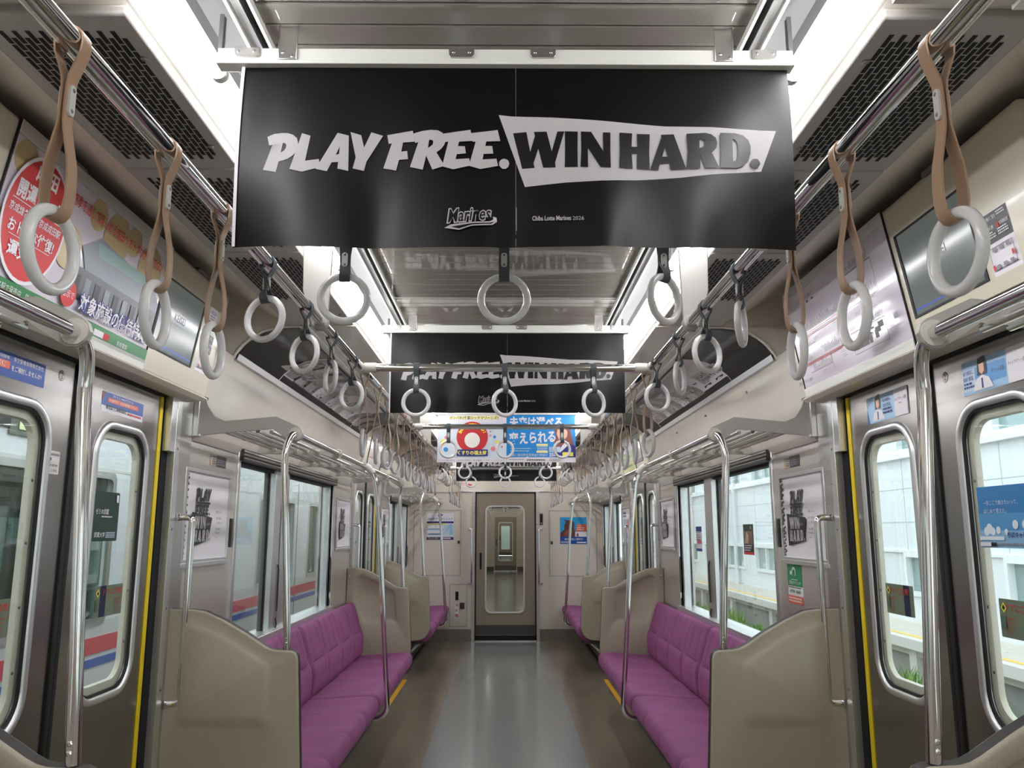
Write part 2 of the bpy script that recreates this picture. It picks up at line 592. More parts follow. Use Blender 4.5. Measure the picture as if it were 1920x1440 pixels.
# ------------------------------------------------------------------ doors
CREAMRIM = mat('outer_door_rim_cream', 'D8D0BE', 0.4)
dn = 0
for c in DC:
    for s in (-1, 1):
        dn += 1
        m = MB()                                # door pocket frame: pillars, head and sill
        for e in (-1, 1):
            y0, y1 = c + e * 0.70, c + e * 0.62
            m.box(s * (W + 0.012), s * (W + 0.10), y0, y1, 0, 1.93, SLOT)
            m.box(s * (W - 0.012), s * (W + 0.10), c + e * 0.70, c + e * 0.84, 0, 1.935, STEEL)
        m.box(s * (W + 0.005), s * (W + 0.10), c - 0.70, c + 0.70, 1.901, 1.935, DARK)
        m.box(s * (W - 0.02), s * (W + 0.10), c - 0.66, c + 0.66, -0.01, 0.006, STEEL)
        root = struct(m.build('door_%d' % dn, smooth=0))
        for e in (-1, 1):                       # cover strips with screws beside the gap
            p = MB()
            ya = c + e * 0.675
            yb = c + e * 0.72
            p.box(s * (W - 0.016), s * (W + 0.02), ya, yb, 0.02, 1.92, ALU)
            p.box(s * (W - 0.0155), s * (W + 0.02), c + e * 0.625, ya, 1.70, 1.92, ALU)
            for z in (0.55, 0.83, 1.12, 1.41, 1.715):
                p.disc((s * (W - 0.016), c + e * 0.70, z), 0.006, (-s, 0, 0), 0.003, RIVET, 8)
            p.build('cover_strip', root, bevel=0.002)
        for e in (-1, 1):
            ya, yb = (c - 0.60, c - 0.012) if e < 0 else (c + 0.012, c + 0.60)
            cw = c + e * 0.32
            rr = lambda h_, z_, r_: rrect(cw - h_, cw + h_, 0.885 + z_, 1.737 - z_, r_, 8)
            at = lambda L, x_: [(s * (W + x_), y, z) for y, z in L]
            hole = rr(.174, 0, .095)
            lf = MB()
            lf.plate([(ya, 0.008), (yb, 0.008), (yb, 1.90), (ya, 1.90)], [hole], lambda y, z, d: (s * (W + 0.015 + d), y, z), 0.028, DOORSTEEL)
            leaf = lf.build('door_leaf', root, smooth=0)
            p = MB()                            # bright window surround, gasket and cream outer rim
            p.grid([at(rr(.197, -.023, .118), .0148), at(rr(.195, -.021, .116), .009), at(rr(.189, -.015, .110), .006), at(rr(.178, -.004, .099), .006), at(rr(.172, .002, .093), .009), at(rr(.170, .004, .091), .016)], ALU, closed=True)
            p.build('window_surround', leaf, smooth=60)
            p = MB()
            p.grid([at(rr(.1705, .0035, .0915), .014), at(rr(.163, .011, .084), .016), at(rr(.162, .012, .083), .022)], DARK, closed=True)
            p.build('gasket', leaf, smooth=60)
            p = MB()
            p.grid([at(rr(.172, .002, .093), .029), at(rr(.140, .034, .066), .029), at(rr(.138, .036, .064), .034), at(rr(.138, .036, .064), .045)], CREAMRIM, closed=True)
            for q in (-1, 1):
                for z in (1.03, 1.2, 1.37, 1.54):
                    p.disc((s * (W + 0.029), cw + q * 0.151, z), 0.0045, (-s, 0, 0), 0.003, RIVET, 8)
            p.build('outer_rim', leaf, smooth=50)
            g = MB()
            g.plate(rr(.172, .002, .093), None, lambda y, z, d: (s * (W + 0.022 + d), y, z), 0.005, GLASS)
            g.build('glass_pane', leaf, smooth=0)
            p = MB()                            # black meeting edge
            p.box(s * (W + 0.006), s * (W + 0.044), c + e * 0.002, c + e * 0.020, 0.01, 1.90, DARK)
            p.build('rubber_edge', leaf, bevel=0.004)
            p = MB()
            p.box(s * (W + 0.010), s * (W + 0.04), c + e * 0.583, c + e * 0.607, 0.01, 1.90, YELLOW)
            p.build('yellow_edge', leaf, bevel=0.003)
            p = MB()                            # finger pull near the floor
            p.plate(circ(c + e * 0.075, 0.62, 0.022, 16), None, lambda y, z, d: (s * (W + 0.0145 - d), y, z), 0.003, DARKGREY)
            p.build('finger_pull', leaf)

# ------------------------------------------------------------------ ceiling
m = MB()
y = YB
while y < YE - 0.01:                            # ribbed centre panel
    y1 = min(y + 0.064, YE)
    m.add([(-0.46, y, 2.352), (0.46, y, 2.352), (0.46, y + 0.003, 2.35), (-0.46, y + 0.003, 2.35), (0.46, y1 - 0.003, 2.35), (-0.46, y1 - 0.003, 2.35), (0.46, y1, 2.352), (-0.46, y1, 2.352)],
          [(0, 1, 2, 3), (3, 2, 4, 5), (5, 4, 6, 7)], CEILSLAT)
    m.box(-0.46, 0.46, y1, y1 + 0.002, 2.353, 2.354, SLOT)
    y = y1 + 0.0022
m.box(-0.47, 0.47, YB, YE, 2.356, 2.40, VENTGREY)
m.box(-1.3, 1.3, YB, YE, 2.47, 2.50, VENTGREY)
TROUGH = mat('lamp_trough_grey', '5E5D5B', 0.35)
LAMPLIP = mat('lamp_trough_lip', 'A8A7A2', 0.3)
for s in (-1, 1):
    prof = [(0.46, 2.352, TRIMWHITE), (0.461, 2.338, TRIMWHITE), (0.467, 2.338, TRIMWHITE), (0.468, 2.375, SLOT), (0.482, 2.375, SLOT), (0.484, 2.346, ALU),
            (0.500, 2.344, ALU), (0.502, 2.336, TRIMWHITE), (0.508, 2.336, TRIMWHITE), (0.510, 2.43, TROUGH), (0.55, 2.44, TROUGH), (0.610, 2.43, TROUGH), (0.622, 2.36, TROUGH), (0.628, 2.305, LAMPLIP),
            (0.632, 2.296, LAMPLIP), (0.637, 2.291, LAMPLIP), (0.646, 2.288, GREYPAINT), (0.93, 2.288, COVE), (1.00, 2.31, COVE), (1.10, 2.37, COVE), (1.2, 2.42, COVE), (W + 0.05, 2.43, COVE)]
    for i in range(len(prof) - 1):
        (x0, z0, _), (x1, z1, mm) = prof[i], prof[i + 1]
        m.add([(s * x0, YB, z0), (s * x1, YB, z1), (s * x1, YE, z1), (s * x0, YE, z0)], [(0, 1, 2, 3)], mm)
struct(m.build('ceiling', smooth=30))

# fluorescent tubes
TUBEM = emit('fluorescent_glow', 'FBFBFF', TUBE_STRENGTH)
tubes = {}
for s in (-1, 1):
    k = 0
    for i in range(-8, 8):
        y0 = 2.66 + 1.18 * i
        if y0 + 1.17 > YE: break
        root = empty('fluorescent_tube', (s * 0.567, y0, 2.292), 'x', 'lamp', 'ceiling fluorescent tubes')
        p = MB(); p.tube([(0, 0.006, 0), (0, 1.172, 0)], 0.0165, TUBEM, 14); p.build('tube', root)
        for a, b in ((0.0005, 0.008), (1.170, 1.1775)):
            p = MB()
            p.tube([(0, a, 0), (0, b, 0)], 0.0168, CLIP, 14)
            p.box(-0.004, 0.004, a + 0.001, b - 0.001, 0.01, 0.125, TROUGH)
            p.build('socket', root)
        tubes.setdefault(s, []).append(root)
for s in (-1, 1):
    vis = [t for t in tubes[s] if t.location.y + 1.2 > 0.9]
    for t in tubes[s]:
        t['label'] = 'white fluorescent tube in the %s ceiling trough behind the viewpoint' % SIDE[s]
    for i, t in enumerate(vis):
        t['label'] = 'glowing white fluorescent tube in the %s ceiling trough, %s from the front' % (SIDE[s], ORD[i])

# ------------------------------------------------------------------ overhead grille panels
def vent(s, y0, y1, label, ydrop=2.268, slots=True, endplain=0.0):
    root = empty('air_vent_panel', (s * 0.788, y0, ydrop), label, 'air vent', 'ceiling air vents')
    L = y1 - y0
    p = MB()
    p.box(-0.141, 0.141, 0.002, L - 0.002, 0, 0.02, VENTGREY)
    if slots:
        p2 = MB()
        for gx in (-0.108, 0.018):
            cols = 8
            for c in range(cols):
                x = gx + c * 0.0118
                yy = 0.05 + (0.021 if c % 2 else 0)
                while yy + 0.034 < L - 0.05 - endplain:
                    p2.add([(x, yy, -0.0004), (x + 0.0092, yy, -0.0004), (x + 0.0092, yy + 0.0385, -0.0004), (x, yy + 0.0385, -0.0004)], [(0, 1, 2, 3)], SLOT)
                    yy += 0.042
        p.add(p2.v, p2.f, SLOT)
    p.build('panel', root, bevel=0.006)
    for yy in (0.22 * L, 0.80 * L):
        q = MB()
        q.disc((-s * 0.114, yy, 0), 0.0065, (0, 0, -1), 0.005, RIVET, 10)
        q.build('panel_screw', root)
    return root
VY = [1.255, 1.86, 2.46, 3.39]
for s in (-1, 1):
    for i, nm in enumerate(('nearest the viewpoint', 'middle', 'behind the hanging black poster')):
        vent(s, VY[i], VY[i + 1], 'grey perforated ceiling vent over the nearer %s door, %s' % (SIDE[s], ('front one with screws', 'second from the front', 'rearmost behind the black poster')[i]), endplain=0.0 if i < 2 else 0.34)
    for i in range(3):
        vent(s, 6.62 + i * 0.62, 7.22 + i * 0.62, 'grey perforated ceiling vent over the farther %s door, %s from the front' % (SIDE[s], ORD[i]))
    # glossy panels and curved coves over the seats
    for y0, y1 in ((3.40, 6.58), (8.62, YE), (-2.6, 1.22)):
        m = MB()
        m.box(s * 0.645, s * 0.905, y0, y1, 2.268, 2.284, GLOSSPANEL)
        m.box(s * 0.845, s * 0.868, y0, y1, 2.258, 2.27, TRIMWHITE)
        arc = [(1.158, 2.132), (1.148, 2.155), (1.12, 2.19), (1.08, 2.224), (1.04, 2.246), (0.99, 2.260), (0.94, 2.267), (0.88, 2.268)]
        m.grid([[(s * x, yy, z) for x, z in arc] for yy in (y0, y1)], COVE)
        # leaning upper wall panel above the luggage rack
        lean = [(1.150, 2.130), (1.160, 2.118), (1.170, 2.09), (1.195, 2.02), (1.220, 1.94), (1.240, 1.87), (1.262, 1.79), (1.275, 1.765)]
        ya = y0 - (0.09 if y0 > 0 else 0); yb_ = y1 + (0.09 if y1 < 10 else 0)
        yA = y0 - (0.19 if y0 > 0 else 0); yB = y1 + (0.19 if y1 < 10 else 0)
        m.grid([[(s * x, yy, z) for x, z in lean[:5]] for yy in (yA, yB)], GLOSSPANEL)
        m.grid([[(s * x, yy, z) for x, z in lean[4:]] for yy in (ya, yb_)], GLOSSPANEL)
        for yy in (ya, yb_):
            m.add([(s * x, yy, z) for x, z in lean[4:]] + [(s * 1.28, yy, 1.765), (s * 1.28, yy, 1.94)], [tuple(range(len(lean) - 2))], GLOSSPANEL)
        for yy in (yA, yB):
            m.add([(s * x, yy, z) for x, z in lean[:5]] + [(s * 1.28, yy, 1.94), (s * 1.28, yy, 2.13)], [tuple(range(7))], GLOSSPANEL)
        for ya_, yb2 in ((yA, ya), (yb_, yB)):
            m.add([(s * 1.22, ya_, 1.94), (s * 1.22, yb2, 1.94), (s * 1.28, yb2, 1.94), (s * 1.28, ya_, 1.94)], [(0, 1, 2, 3)], GLOSSPANEL)
        # rail along the foot of the cove
        m.add([(s * 1.136, y0, 2.147), (s * 1.136, y1, 2.147), (s * 1.145, y1, 2.122), (s * 1.145, y0, 2.122), (s * 1.172, y0, 2.118), (s * 1.172, y1, 2.118), (s * 1.165, y0, 2.147), (s * 1.165, y1, 2.147)],
              [(0, 1, 2, 3), (3, 2, 5, 4), (1, 0, 6, 7)], ALU)
        for yy, d in ((y0, 1), (y1, -1)):       # arch end: closing face and moulding
            m.add([(s * x, yy, z) for x, z in arc] + [(s * .88, yy, 2.42), (s * 1.28, yy, 2.42), (s * 1.28, yy, 2.12)], [tuple(range(len(arc) + 3))], COVE)
            m.tube([(s * x, yy - d * 0.002, z) for x, z in arc], 0.007, PLASTIC, 8)
        for yy in [y0 + 0.55 + k * 0.82 for k in range(int((y1 - y0 - 0.5) / 0.82) + 1)]:
            if yy < y1 - 0.05:
                m.add([(s * (x - 0.0015), yy + q, z - 0.001) for x, z in lean[1:6] for q in (0, 0.004)], [(2 * i, 2 * i + 1, 2 * i + 3, 2 * i + 2) for i in range(4)], GREYPAINT)
                if s > 0 and y0 > 0:
                    m.disc((s * 1.178, yy - 0.05, 2.07), 0.007, (-0.93, 0, -0.33), 0.012, CHROME, 10)
        struct(m.build('trim_%d' % (1 if s < 0 else 2), smooth=30))

# ------------------------------------------------------------------ boxes over the doors
for s in (-1, 1):
    for c in DC:
        y0, y1 = c - 0.78, c + 0.78
        m = MB()
        face = [(1.20, 1.92), (1.126, 2.34), (1.14, 2.352), (1.24, 2.36), (1.285, 2.36), (1.285, 1.905), (1.21, 1.912)]
        v = [(s * x, yy, z) for yy in (y0, y1) for x, z in face]
        n = len(face)
        m.add(v, [tuple(range(n)), tuple(n + i for i in range(n))] + [(i, (i + 1) % n, n + (i + 1) % n, n + i) for i in range(n)], CREAM)
        root = struct(m.build('trim_%d' % (3 if s < 0 else 4), bevel=0.012, seg=3))
        p = MB()
        p.add([(s * 1.195, y0 + .01, 1.925), (s * 1.195, y1 - .01, 1.925), (s * 1.188, y1 - .01, 1.918), (s * 1.188, y0 + .01, 1.918), (s * 1.205, y1 - .01, 1.905), (s * 1.205, y0 + .01, 1.905)], [(0, 1, 2, 3), (3, 2, 4, 5)], CREAM)
        p.build('header_lip', root, smooth=0)
        p = MB()
        for yy in (y0 + 0.30, y0 + 1.20):
            p.box(s * 1.118, s * 1.14, yy, yy + 0.09, 2.338, 2.352, RIVET)
        p.build('header_hinge', root, bevel=0.002)

# ------------------------------------------------------------------ end wall with gangway door
GX0, GX1, GZ = -0.415, 0.415, 1.92
m = MB()
m.plate([(-W - 0.1, 0), (GX0, 0), (GX0, GZ), (GX1, GZ), (GX1, 0), (W + 0.1, 0), (W + 0.1, 2.45), (-W - 0.1, 2.45)], None, lambda x, z, d: (x, YE + d, z), 0.07, ENDBEIGE)
wall = struct(m.build('wall_far', smooth=0))
m = MB()
for s in (-1, 1):
    m.box(s * 0.415, s * 1.27, YE - 0.006, YE, 0, 0.155, mat('kick_plate_taupe', '837B70', .4, .3))
struct(m.build('baseboard_far', smooth=0))
m = MB()
m.box(-0.60, 0.60, YE - 0.02, YE, 1.925, 1.945, ALU)
m.box(-1.27, -0.60, YE - 0.008, YE, 1.91, 1.925, GREYPAINT)
m.box(0.60, 1.27, YE - 0.008, YE, 1.91, 1.925, GREYPAINT)
m.box(-1.1, -0.60, YE - 0.006, YE, 2.03, 2.036, GREYPAINT)
m.box(0.60, 1.1, YE - 0.006, YE, 2.03, 2.036, GREYPAINT)
for s in (-1, 1):
    m.box(s * 0.405, s * 0.445, YE - 0.015, YE + 0.07, 0, 1.93, STEEL)
struct(m.build('trim_5', smooth=0))
# hatches drawn by their dark joints
def hatch(x0, x1, z0, z1, name, label):
    p = MB()
    p.plate([(x0, z0), (x1, z0), (x1, z1), (x0, z1)], [[(x0 + .012, z0 + .012), (x1 - .012, z0 + .012), (x1 - .012, z1 - .012), (x0 + .012, z1 - .012)]], endfn(0, 0), 0.003, GREYPAINT)
    root = p.build(name, smooth=0)
    tag(root, label, 'hatch')
    return root
h = hatch(-1.22, -0.59, 0.83, 1.685, 'equipment_hatch', 'tall beige hatch cover on the end wall, left of the gangway door')
p = MB(); p.box(-0.635, -0.605, YE - 0.008, YE, 1.245, 1.285, DARKGREY); p.build('hatch_latch', h, bevel=.002)
h = hatch(0.575, 1.21, 0.82, 1.68, 'equipment_hatch', 'tall beige hatch cover on the end wall, right of the gangway door')
p = MB(); p.box(0.595, 0.625, YE - 0.008, YE, 1.235, 1.275, DARKGREY); p.build('hatch_latch', h, bevel=.002)
h = hatch(-0.735, -0.50, 0.185, 0.728, 'extinguisher_hatch', 'low fire extinguisher hatch with red lettering left of the gangway door')
RED = mat('sign_red', 'C8282A', 0.45)
p = MB(); p.box(-0.655, -0.615, YE - 0.006, YE, 0.52, 0.63, SLOT); p.build('peep_slot', h, smooth=0)
p = MB(); p.box(-0.595, -0.535, YE - 0.014, YE, 0.41, 0.49, DARKGREY); p.build('hatch_latch', h, bevel=.004)
q = Print()
q.rect(0, 0, 0.05, 0.20, PAPER)
for i, ch in enumerate('消火器'):
    q.text(ch, 0.025, 0.145 - i * 0.066, h=0.038, m=RED, bold=0.02, align='C')
q.build('hatch_label', endfn(-0.662, 0.295, YE - 0.003), h)

# gangway door
m = MB()
m.plate([(-0.385, 0.075), (0.385, 0.075), (0.385, 1.905), (-0.385, 1.905)], [rrect(-0.262, 0.245, 0.36, 1.735, 0.07, 6)], lambda x, z, d: (x, YE + 0.025 + d, z), 0.03, mat('gangway_door_taupe', '8E8272', 0.35, 0.35))
root = struct(m.build('door_%d' % (dn + 1), smooth=0))
p = MB(); p.plate(rrect(-0.272, 0.255, 0.35, 1.745, 0.078, 6), [rrect(-0.250, 0.233, 0.372, 1.723, 0.06, 6)], lambda x, z, d: (x, YE + 0.015 + d, z), 0.02, ALU); p.build('window_surround', root, bevel=.004)
p = MB(); p.plate(rrect(-0.262, 0.245, 0.36, 1.735, 0.07, 6), None, lambda x, z, d: (x, YE + 0.036 + d, z), 0.005, GLASSEND); p.build('glass_pane', root, smooth=0)
p = MB(); p.box(-0.383, 0.383, YE + 0.021, YE + 0.026, 0.08, 0.205, DARKGREY); p.build('kick_plate', root)
p = MB(); p.plate(rrect(-0.342, -0.316, 0.91, 1.13, 0.012, 4), None, lambda x, z, d: (x, YE + 0.012 + d, z), 0.014, SLOT); p.build('pull_handle', root)
p = MB(); p.box(-0.41, -0.387, YE + 0.02, YE + 0.06, 0, 1.91, DARK); p.box(0.387, 0.41, YE + 0.03, YE + 0.06, 0, 1.91, DARK); p.box(-0.4, 0.4, YE + 0.0, YE + 0.06, 0.0, 0.012, STEEL); p.box(-0.4, 0.4, YE + 0.03, YE + 0.06, 0.012, 0.07, SLOT); p.build('door_gap_seal', root, smooth=0)

# car closed behind the viewpoint
m = MB()
m.box(-W - 0.1, W + 0.1, YB - 0.06, YB, 0, 2.45, ENDBEIGE)
struct(m.build('wall_rear', smooth=0))

# ------------------------------------------------------------------ the next cars seen through the gangway door
NEXTM = mat('far_tube_glow', 'FFFDF6', 0.4)
NEXTM = emit('far_fluorescent_glow', 'FFFDF6', 9.0)
for k in range(2):
    y0, y1 = YE + 0.75 + k * 19.4, YE + 0.75 + k * 19.4 + 18.3
    m = MB()
    m.box(-0.51, 0.51, y0 - 0.7, y1, -0.04, 0, FLOORGREY)
    m.box(-1.3, -0.51, y0, y1, -0.04, 0, FLOORGREY); m.box(0.51, 1.3, y0, y1, -0.04, 0, FLOORGREY)
    struct(m.build('floor', smooth=0))
    m = MB()
    m.box(-1.3, 1.3, y0, y1, 2.35, 2.4, CEILSLAT)
    struct(m.build('ceiling', smooth=0))
    for s in (-1, 1):
        m = MB()
        m.box(s * W, s * (W + .05), y0, y1, 0, 2.4, ENDBEIGE)
        struct(m.build('wall_' + SIDE[s], smooth=0))
        m = MB()
        m.box(s * 0.42, s * 0.60, y0 - 0.72, y0, 0, 2.1, DARKGREY)
        struct(m.build('wall_gangway', smooth=0))
    m = MB()
    m.plate([(-W - .05, 0), (-.4, 0), (-.4, 1.92), (.4, 1.92), (.4, 0), (W + .05, 0), (W + .05, 2.4), (-W - .05, 2.4)], None, lambda x, z, d: (x, y0 - d, z), 0.05, ENDBEIGE)
    m.plate([(-W - .05, 0), (-.4, 0), (-.4, 1.92), (.4, 1.92), (.4, 0), (W + .05, 0), (W + .05, 2.4), (-W - .05, 2.4)], None, lambda x, z, d: (x, y1 + d, z), 0.05, ENDBEIGE)
    for s in (-1, 1):
        m.box(s * .42, s * W, y1 - .006, y1, 0, .16, DARKGREY)
    struct(m.build('wall_end', smooth=0))
    m = MB()
    m.box(-.6, .6, y0 - .70, y0 - 0.05, 1.95, 2.05, DARKGREY)
    struct(m.build('ceiling_gangway', smooth=0))
    m = MB()
    m.plate([(-.39, .03), (.39, .03), (.39, 1.91), (-.39, 1.91)], [rrect(-.255, .255, .36, 1.735, .07, 5)], lambda x, z, d: (x, y1 + .01 + d, z), .03, MATS['gangway_door_taupe'])
    root = struct(m.build('door_%d' % (dn + 2 + k), smooth=0))
    p = MB(); p.plate(rrect(-.265, .265, .35, 1.745, .075, 5), [rrect(-.24, .24, .375, 1.72, .06, 5)], lambda x, z, d: (x, y1 + d, z), .02, ALU); p.build('window_surround', root)
    p = MB(); p.box(-.39, .39, y1 + .003, y1 + .01, .03, .2, DARKGREY); p.build('kick_plate', root)
    p = MB(); p.box(-.35, -.31, y1 - .004, y1 + .01, .9, 1.13, SLOT); p.build('pull_handle', root)
    for s in (-1, 1):
        m = MB()
        m.tube([(s * .55, y0 + .3, 2.31), (s * .55, y1 - .3, 2.31)], .018, NEXTM, 8)
        tag(m.build('fluorescent_tube'), 'row of ceiling light on the %s in the %s car seen through the gangway door' % (SIDE[s], ('next', 'third')[k]), 'lamp')
# wall closing the train far away
m = MB(); m.box(-1.4, 1.4, YE + .75 + 2 * 19.4 - .5, YE + .75 + 2 * 19.4 - .4, 0, 2.4, mat('far_wall_pale', 'B8C8C4', .6)); struct(m.build('wall_train_end', smooth=0))

# ================================================================== PARTITIONS AND BENCHES
PANEL = [(1.278, .33), (1.278, 1.112), (1.18, 1.110), (1.135, 1.103), (1.065, 1.072), (.975, 1.022), (.905, .978), (.885, .968), (.865, .963), (.805, .960), (.79, .954), (.781, .94), (.778, .92),
         (.752, .50), (.755, .44), (.775, .39), (.81, .355), (.86, .335), (.93, .33)]
EMB_O = [(1.222, 1.066), (1.175, 1.070), (1.062, 1.028), (.885, .922), (.866, .90), (.862, .713), (.872, .69), (.893, .679), (1.198, .68), (1.215, .69), (1.226, .712)]
EMB_I = [(1.190, 1.036), (1.172, 1.044), (1.068, 1.004), (.915, .912), (.905, .895), (.905, .738), (.910, .728), (.922, .722), (1.170, .722), (1.180, .728), (1.188, .745)]
REC_O = [(1.222, 1.048), (1.168, 1.064), (1.07, 1.022), (.892, .938), (.876, .915), (.858, .70), (.862, .683), (.875, .674), (1.132, .674), (1.148, .682), (1.228, .892)]
REC_I = [(1.198, 1.020), (1.160, 1.034), (1.075, .998), (.920, .922), (.905, .900), (.895, .722), (.897, .712), (.905, .706), (1.115, .706), (1.125, .712), (1.202, .885)]
BADGE = mat('panel_edge_dark', '2A2622', 0.5)
def panel(s, yc, door, label, th=0.05):
    """door = +1 / -1: the side of the panel that faces the doorway"""
    root = empty('seat_partition', (s * 1.0, yc, 0.33), label, 'partition', 'seat end partitions')
    sc = lambda L: [(s * (x - 1.0), z - 0.33) for x, z in L]
    m = MB()
    n = len(PANEL)
    for sign in (1, -1):
        y = sign * th / 2
        em = (sign == door)
        O, I = (sc(EMB_O), sc(EMB_I)) if em else (sc(REC_O), sc(REC_I))
        dep = sign * (0.016 if em else -0.026)
        out = sc(PANEL)
        # softly rounded rim: the face is inset a little from the outline
        cx = sum(p[0] for p in out) / n; cz = sum(p[1] for p in out) / n
        def ins(L, d):
            r = []
            for i in range(len(L)):
                a, b, c_ = Vector(L[i - 1]), Vector(L[i]), Vector(L[(i + 1) % len(L)])
                n1 = Vector((-(b - a).y, (b - a).x)).normalized(); n2 = Vector((-(c_ - b).y, (c_ - b).x)).normalized()
                nn = (n1 + n2).normalized()
                if nn.dot(Vector((cx, cz)) - b) < 0 and abs(d) > 0 and False: nn = -nn
                r.append(b + nn * d)
            return r
        area = sum(out[i][0] * out[(i + 1) % n][1] - out[(i + 1) % n][0] * out[i][1] for i in range(n))
        d = 0.008 if area > 0 else -0.008
        f2 = [(p.x, p.y) for p in ins([Vector(q) for q in out], d)]
        flat = f2 + O
        tris = tessellate_polygon([[Vector((p[0], p[1], 0)) for p in f2], [Vector((p[0], p[1], 0)) for p in O]])
        m.add([(p[0], y, p[1]) for p in flat], tris, FRP)
        k = len(O)
        m.grid([[(p[0], y, p[1]) for p in O], [(p[0] * .5 + q[0] * .5, y + dep * .5, p[1] * .5 + q[1] * .5) for p, q in zip(O, I)], [(p[0], y + dep, p[1]) for p in I]], FRP, closed=True)
        m.add([(p[0], y + dep, p[1]) for p in I], tessellate_polygon([[Vector((p[0], p[1], 0)) for p in I]]), FRP)
        m.grid([[(p[0], y - sign * 0.008, p[1]) for p in out], [(a[0] * .3 + b[0] * .7, y - sign * 0.0024, a[1] * .3 + b[1] * .7) for a, b in zip(f2, out)], [(a[0] * .75 + b[0] * .25, y - sign * 0.0003, a[1] * .75 + b[1] * .25) for a, b in zip(f2, out)], [(p[0], y, p[1]) for p in f2]], FRP, closed=True)
    out = sc(PANEL)
    m.build('shell', root, smooth=50)
    e = MB()
    e.grid([[(p[0] * 0.999, -th / 2 + 0.008, p[1]) for p in out], [(p[0], th / 2 - 0.008, p[1]) for p in out]], BADGE, closed=True)
    e.build('edge_gasket', root, smooth=60)
    q = MB(); q.disc((s * 0.255, -door * th / 2, 0.72), 0.008, (0, -door, 0), 0.004, CHROME, 10); q.build('panel_screw', root)
    return root
PY = [(1.665, 1, 'nearest panel at the foot of the first curved pole'), (3.215, -1, 'panel at the front end of the long seat'), (6.765, 1, 'panel at the back end of the long seat'), (8.45, -1, 'panel at the short seat by the end wall')]
for s in (-1, 1):
    for y, d, t in PY:
        panel(s, y, d, 'taupe speckled seat end %s on the %s' % (t, SIDE[s]))

def fabric():
    m = bpy.data.materials.new('magenta_moquette')
    m.use_nodes = True
    nt = m.node_tree
    b = nt.nodes['Principled BSDF']
    b.inputs['Roughness'].default_value = 0.8
    b.inputs['Sheen Weight'].default_value = 0.25
    b.inputs['Sheen Tint'].default_value = (*lin('E58ACB'), 1)
    tc = nt.nodes.new('ShaderNodeTexCoord')
    wv = nt.nodes.new('ShaderNodeTexWave')
    wv.bands_direction = 'DIAGONAL'
    wv.inputs['Scale'].default_value = 62
    wv.inputs['Distortion'].default_value = 0.6
    ns = nt.nodes.new('ShaderNodeTexNoise')
    ns.inputs['Scale'].default_value = 7
    ns.inputs['Detail'].default_value = 4
    r = nt.nodes.new('ShaderNodeValToRGB')
    r.color_ramp.elements[0].color = (*lin('5C264F'), 1)
    r.color_ramp.elements[1].color = (*lin('94507F'), 1)
    ad = nt.nodes.new('ShaderNodeMath'); ad.operation = 'MULTIPLY_ADD'
    ad.inputs[1].default_value = 0.40
    nt.links.new(tc.outputs['Object'], wv.inputs['Vector'])
    nt.links.new(tc.outputs['Object'], ns.inputs['Vector'])
    nt.links.new(wv.outputs['Fac'], ad.inputs[0])
    sub = nt.nodes.new('ShaderNodeMath'); sub.operation = 'MULTIPLY'; sub.inputs[1].default_value = 0.75
    nt.links.new(ns.outputs['Fac'], sub.inputs[0])
    nt.links.new(sub.outputs[0], ad.inputs[2])
    nt.links.new(ad.outputs[0], r.inputs['Fac'])
    nt.links.new(r.outputs['Color'], b.inputs['Base Color'])
    bp = nt.nodes.new('ShaderNodeBump'); bp.inputs['Strength'].default_value = 0.25; bp.inputs['Distance'].default_value = 0.002
    nt.links.new(wv.outputs['Fac'], bp.inputs['Height'])
    nt.links.new(bp.outputs['Normal'], b.inputs['Normal'])
    return m
FABRIC = fabric()

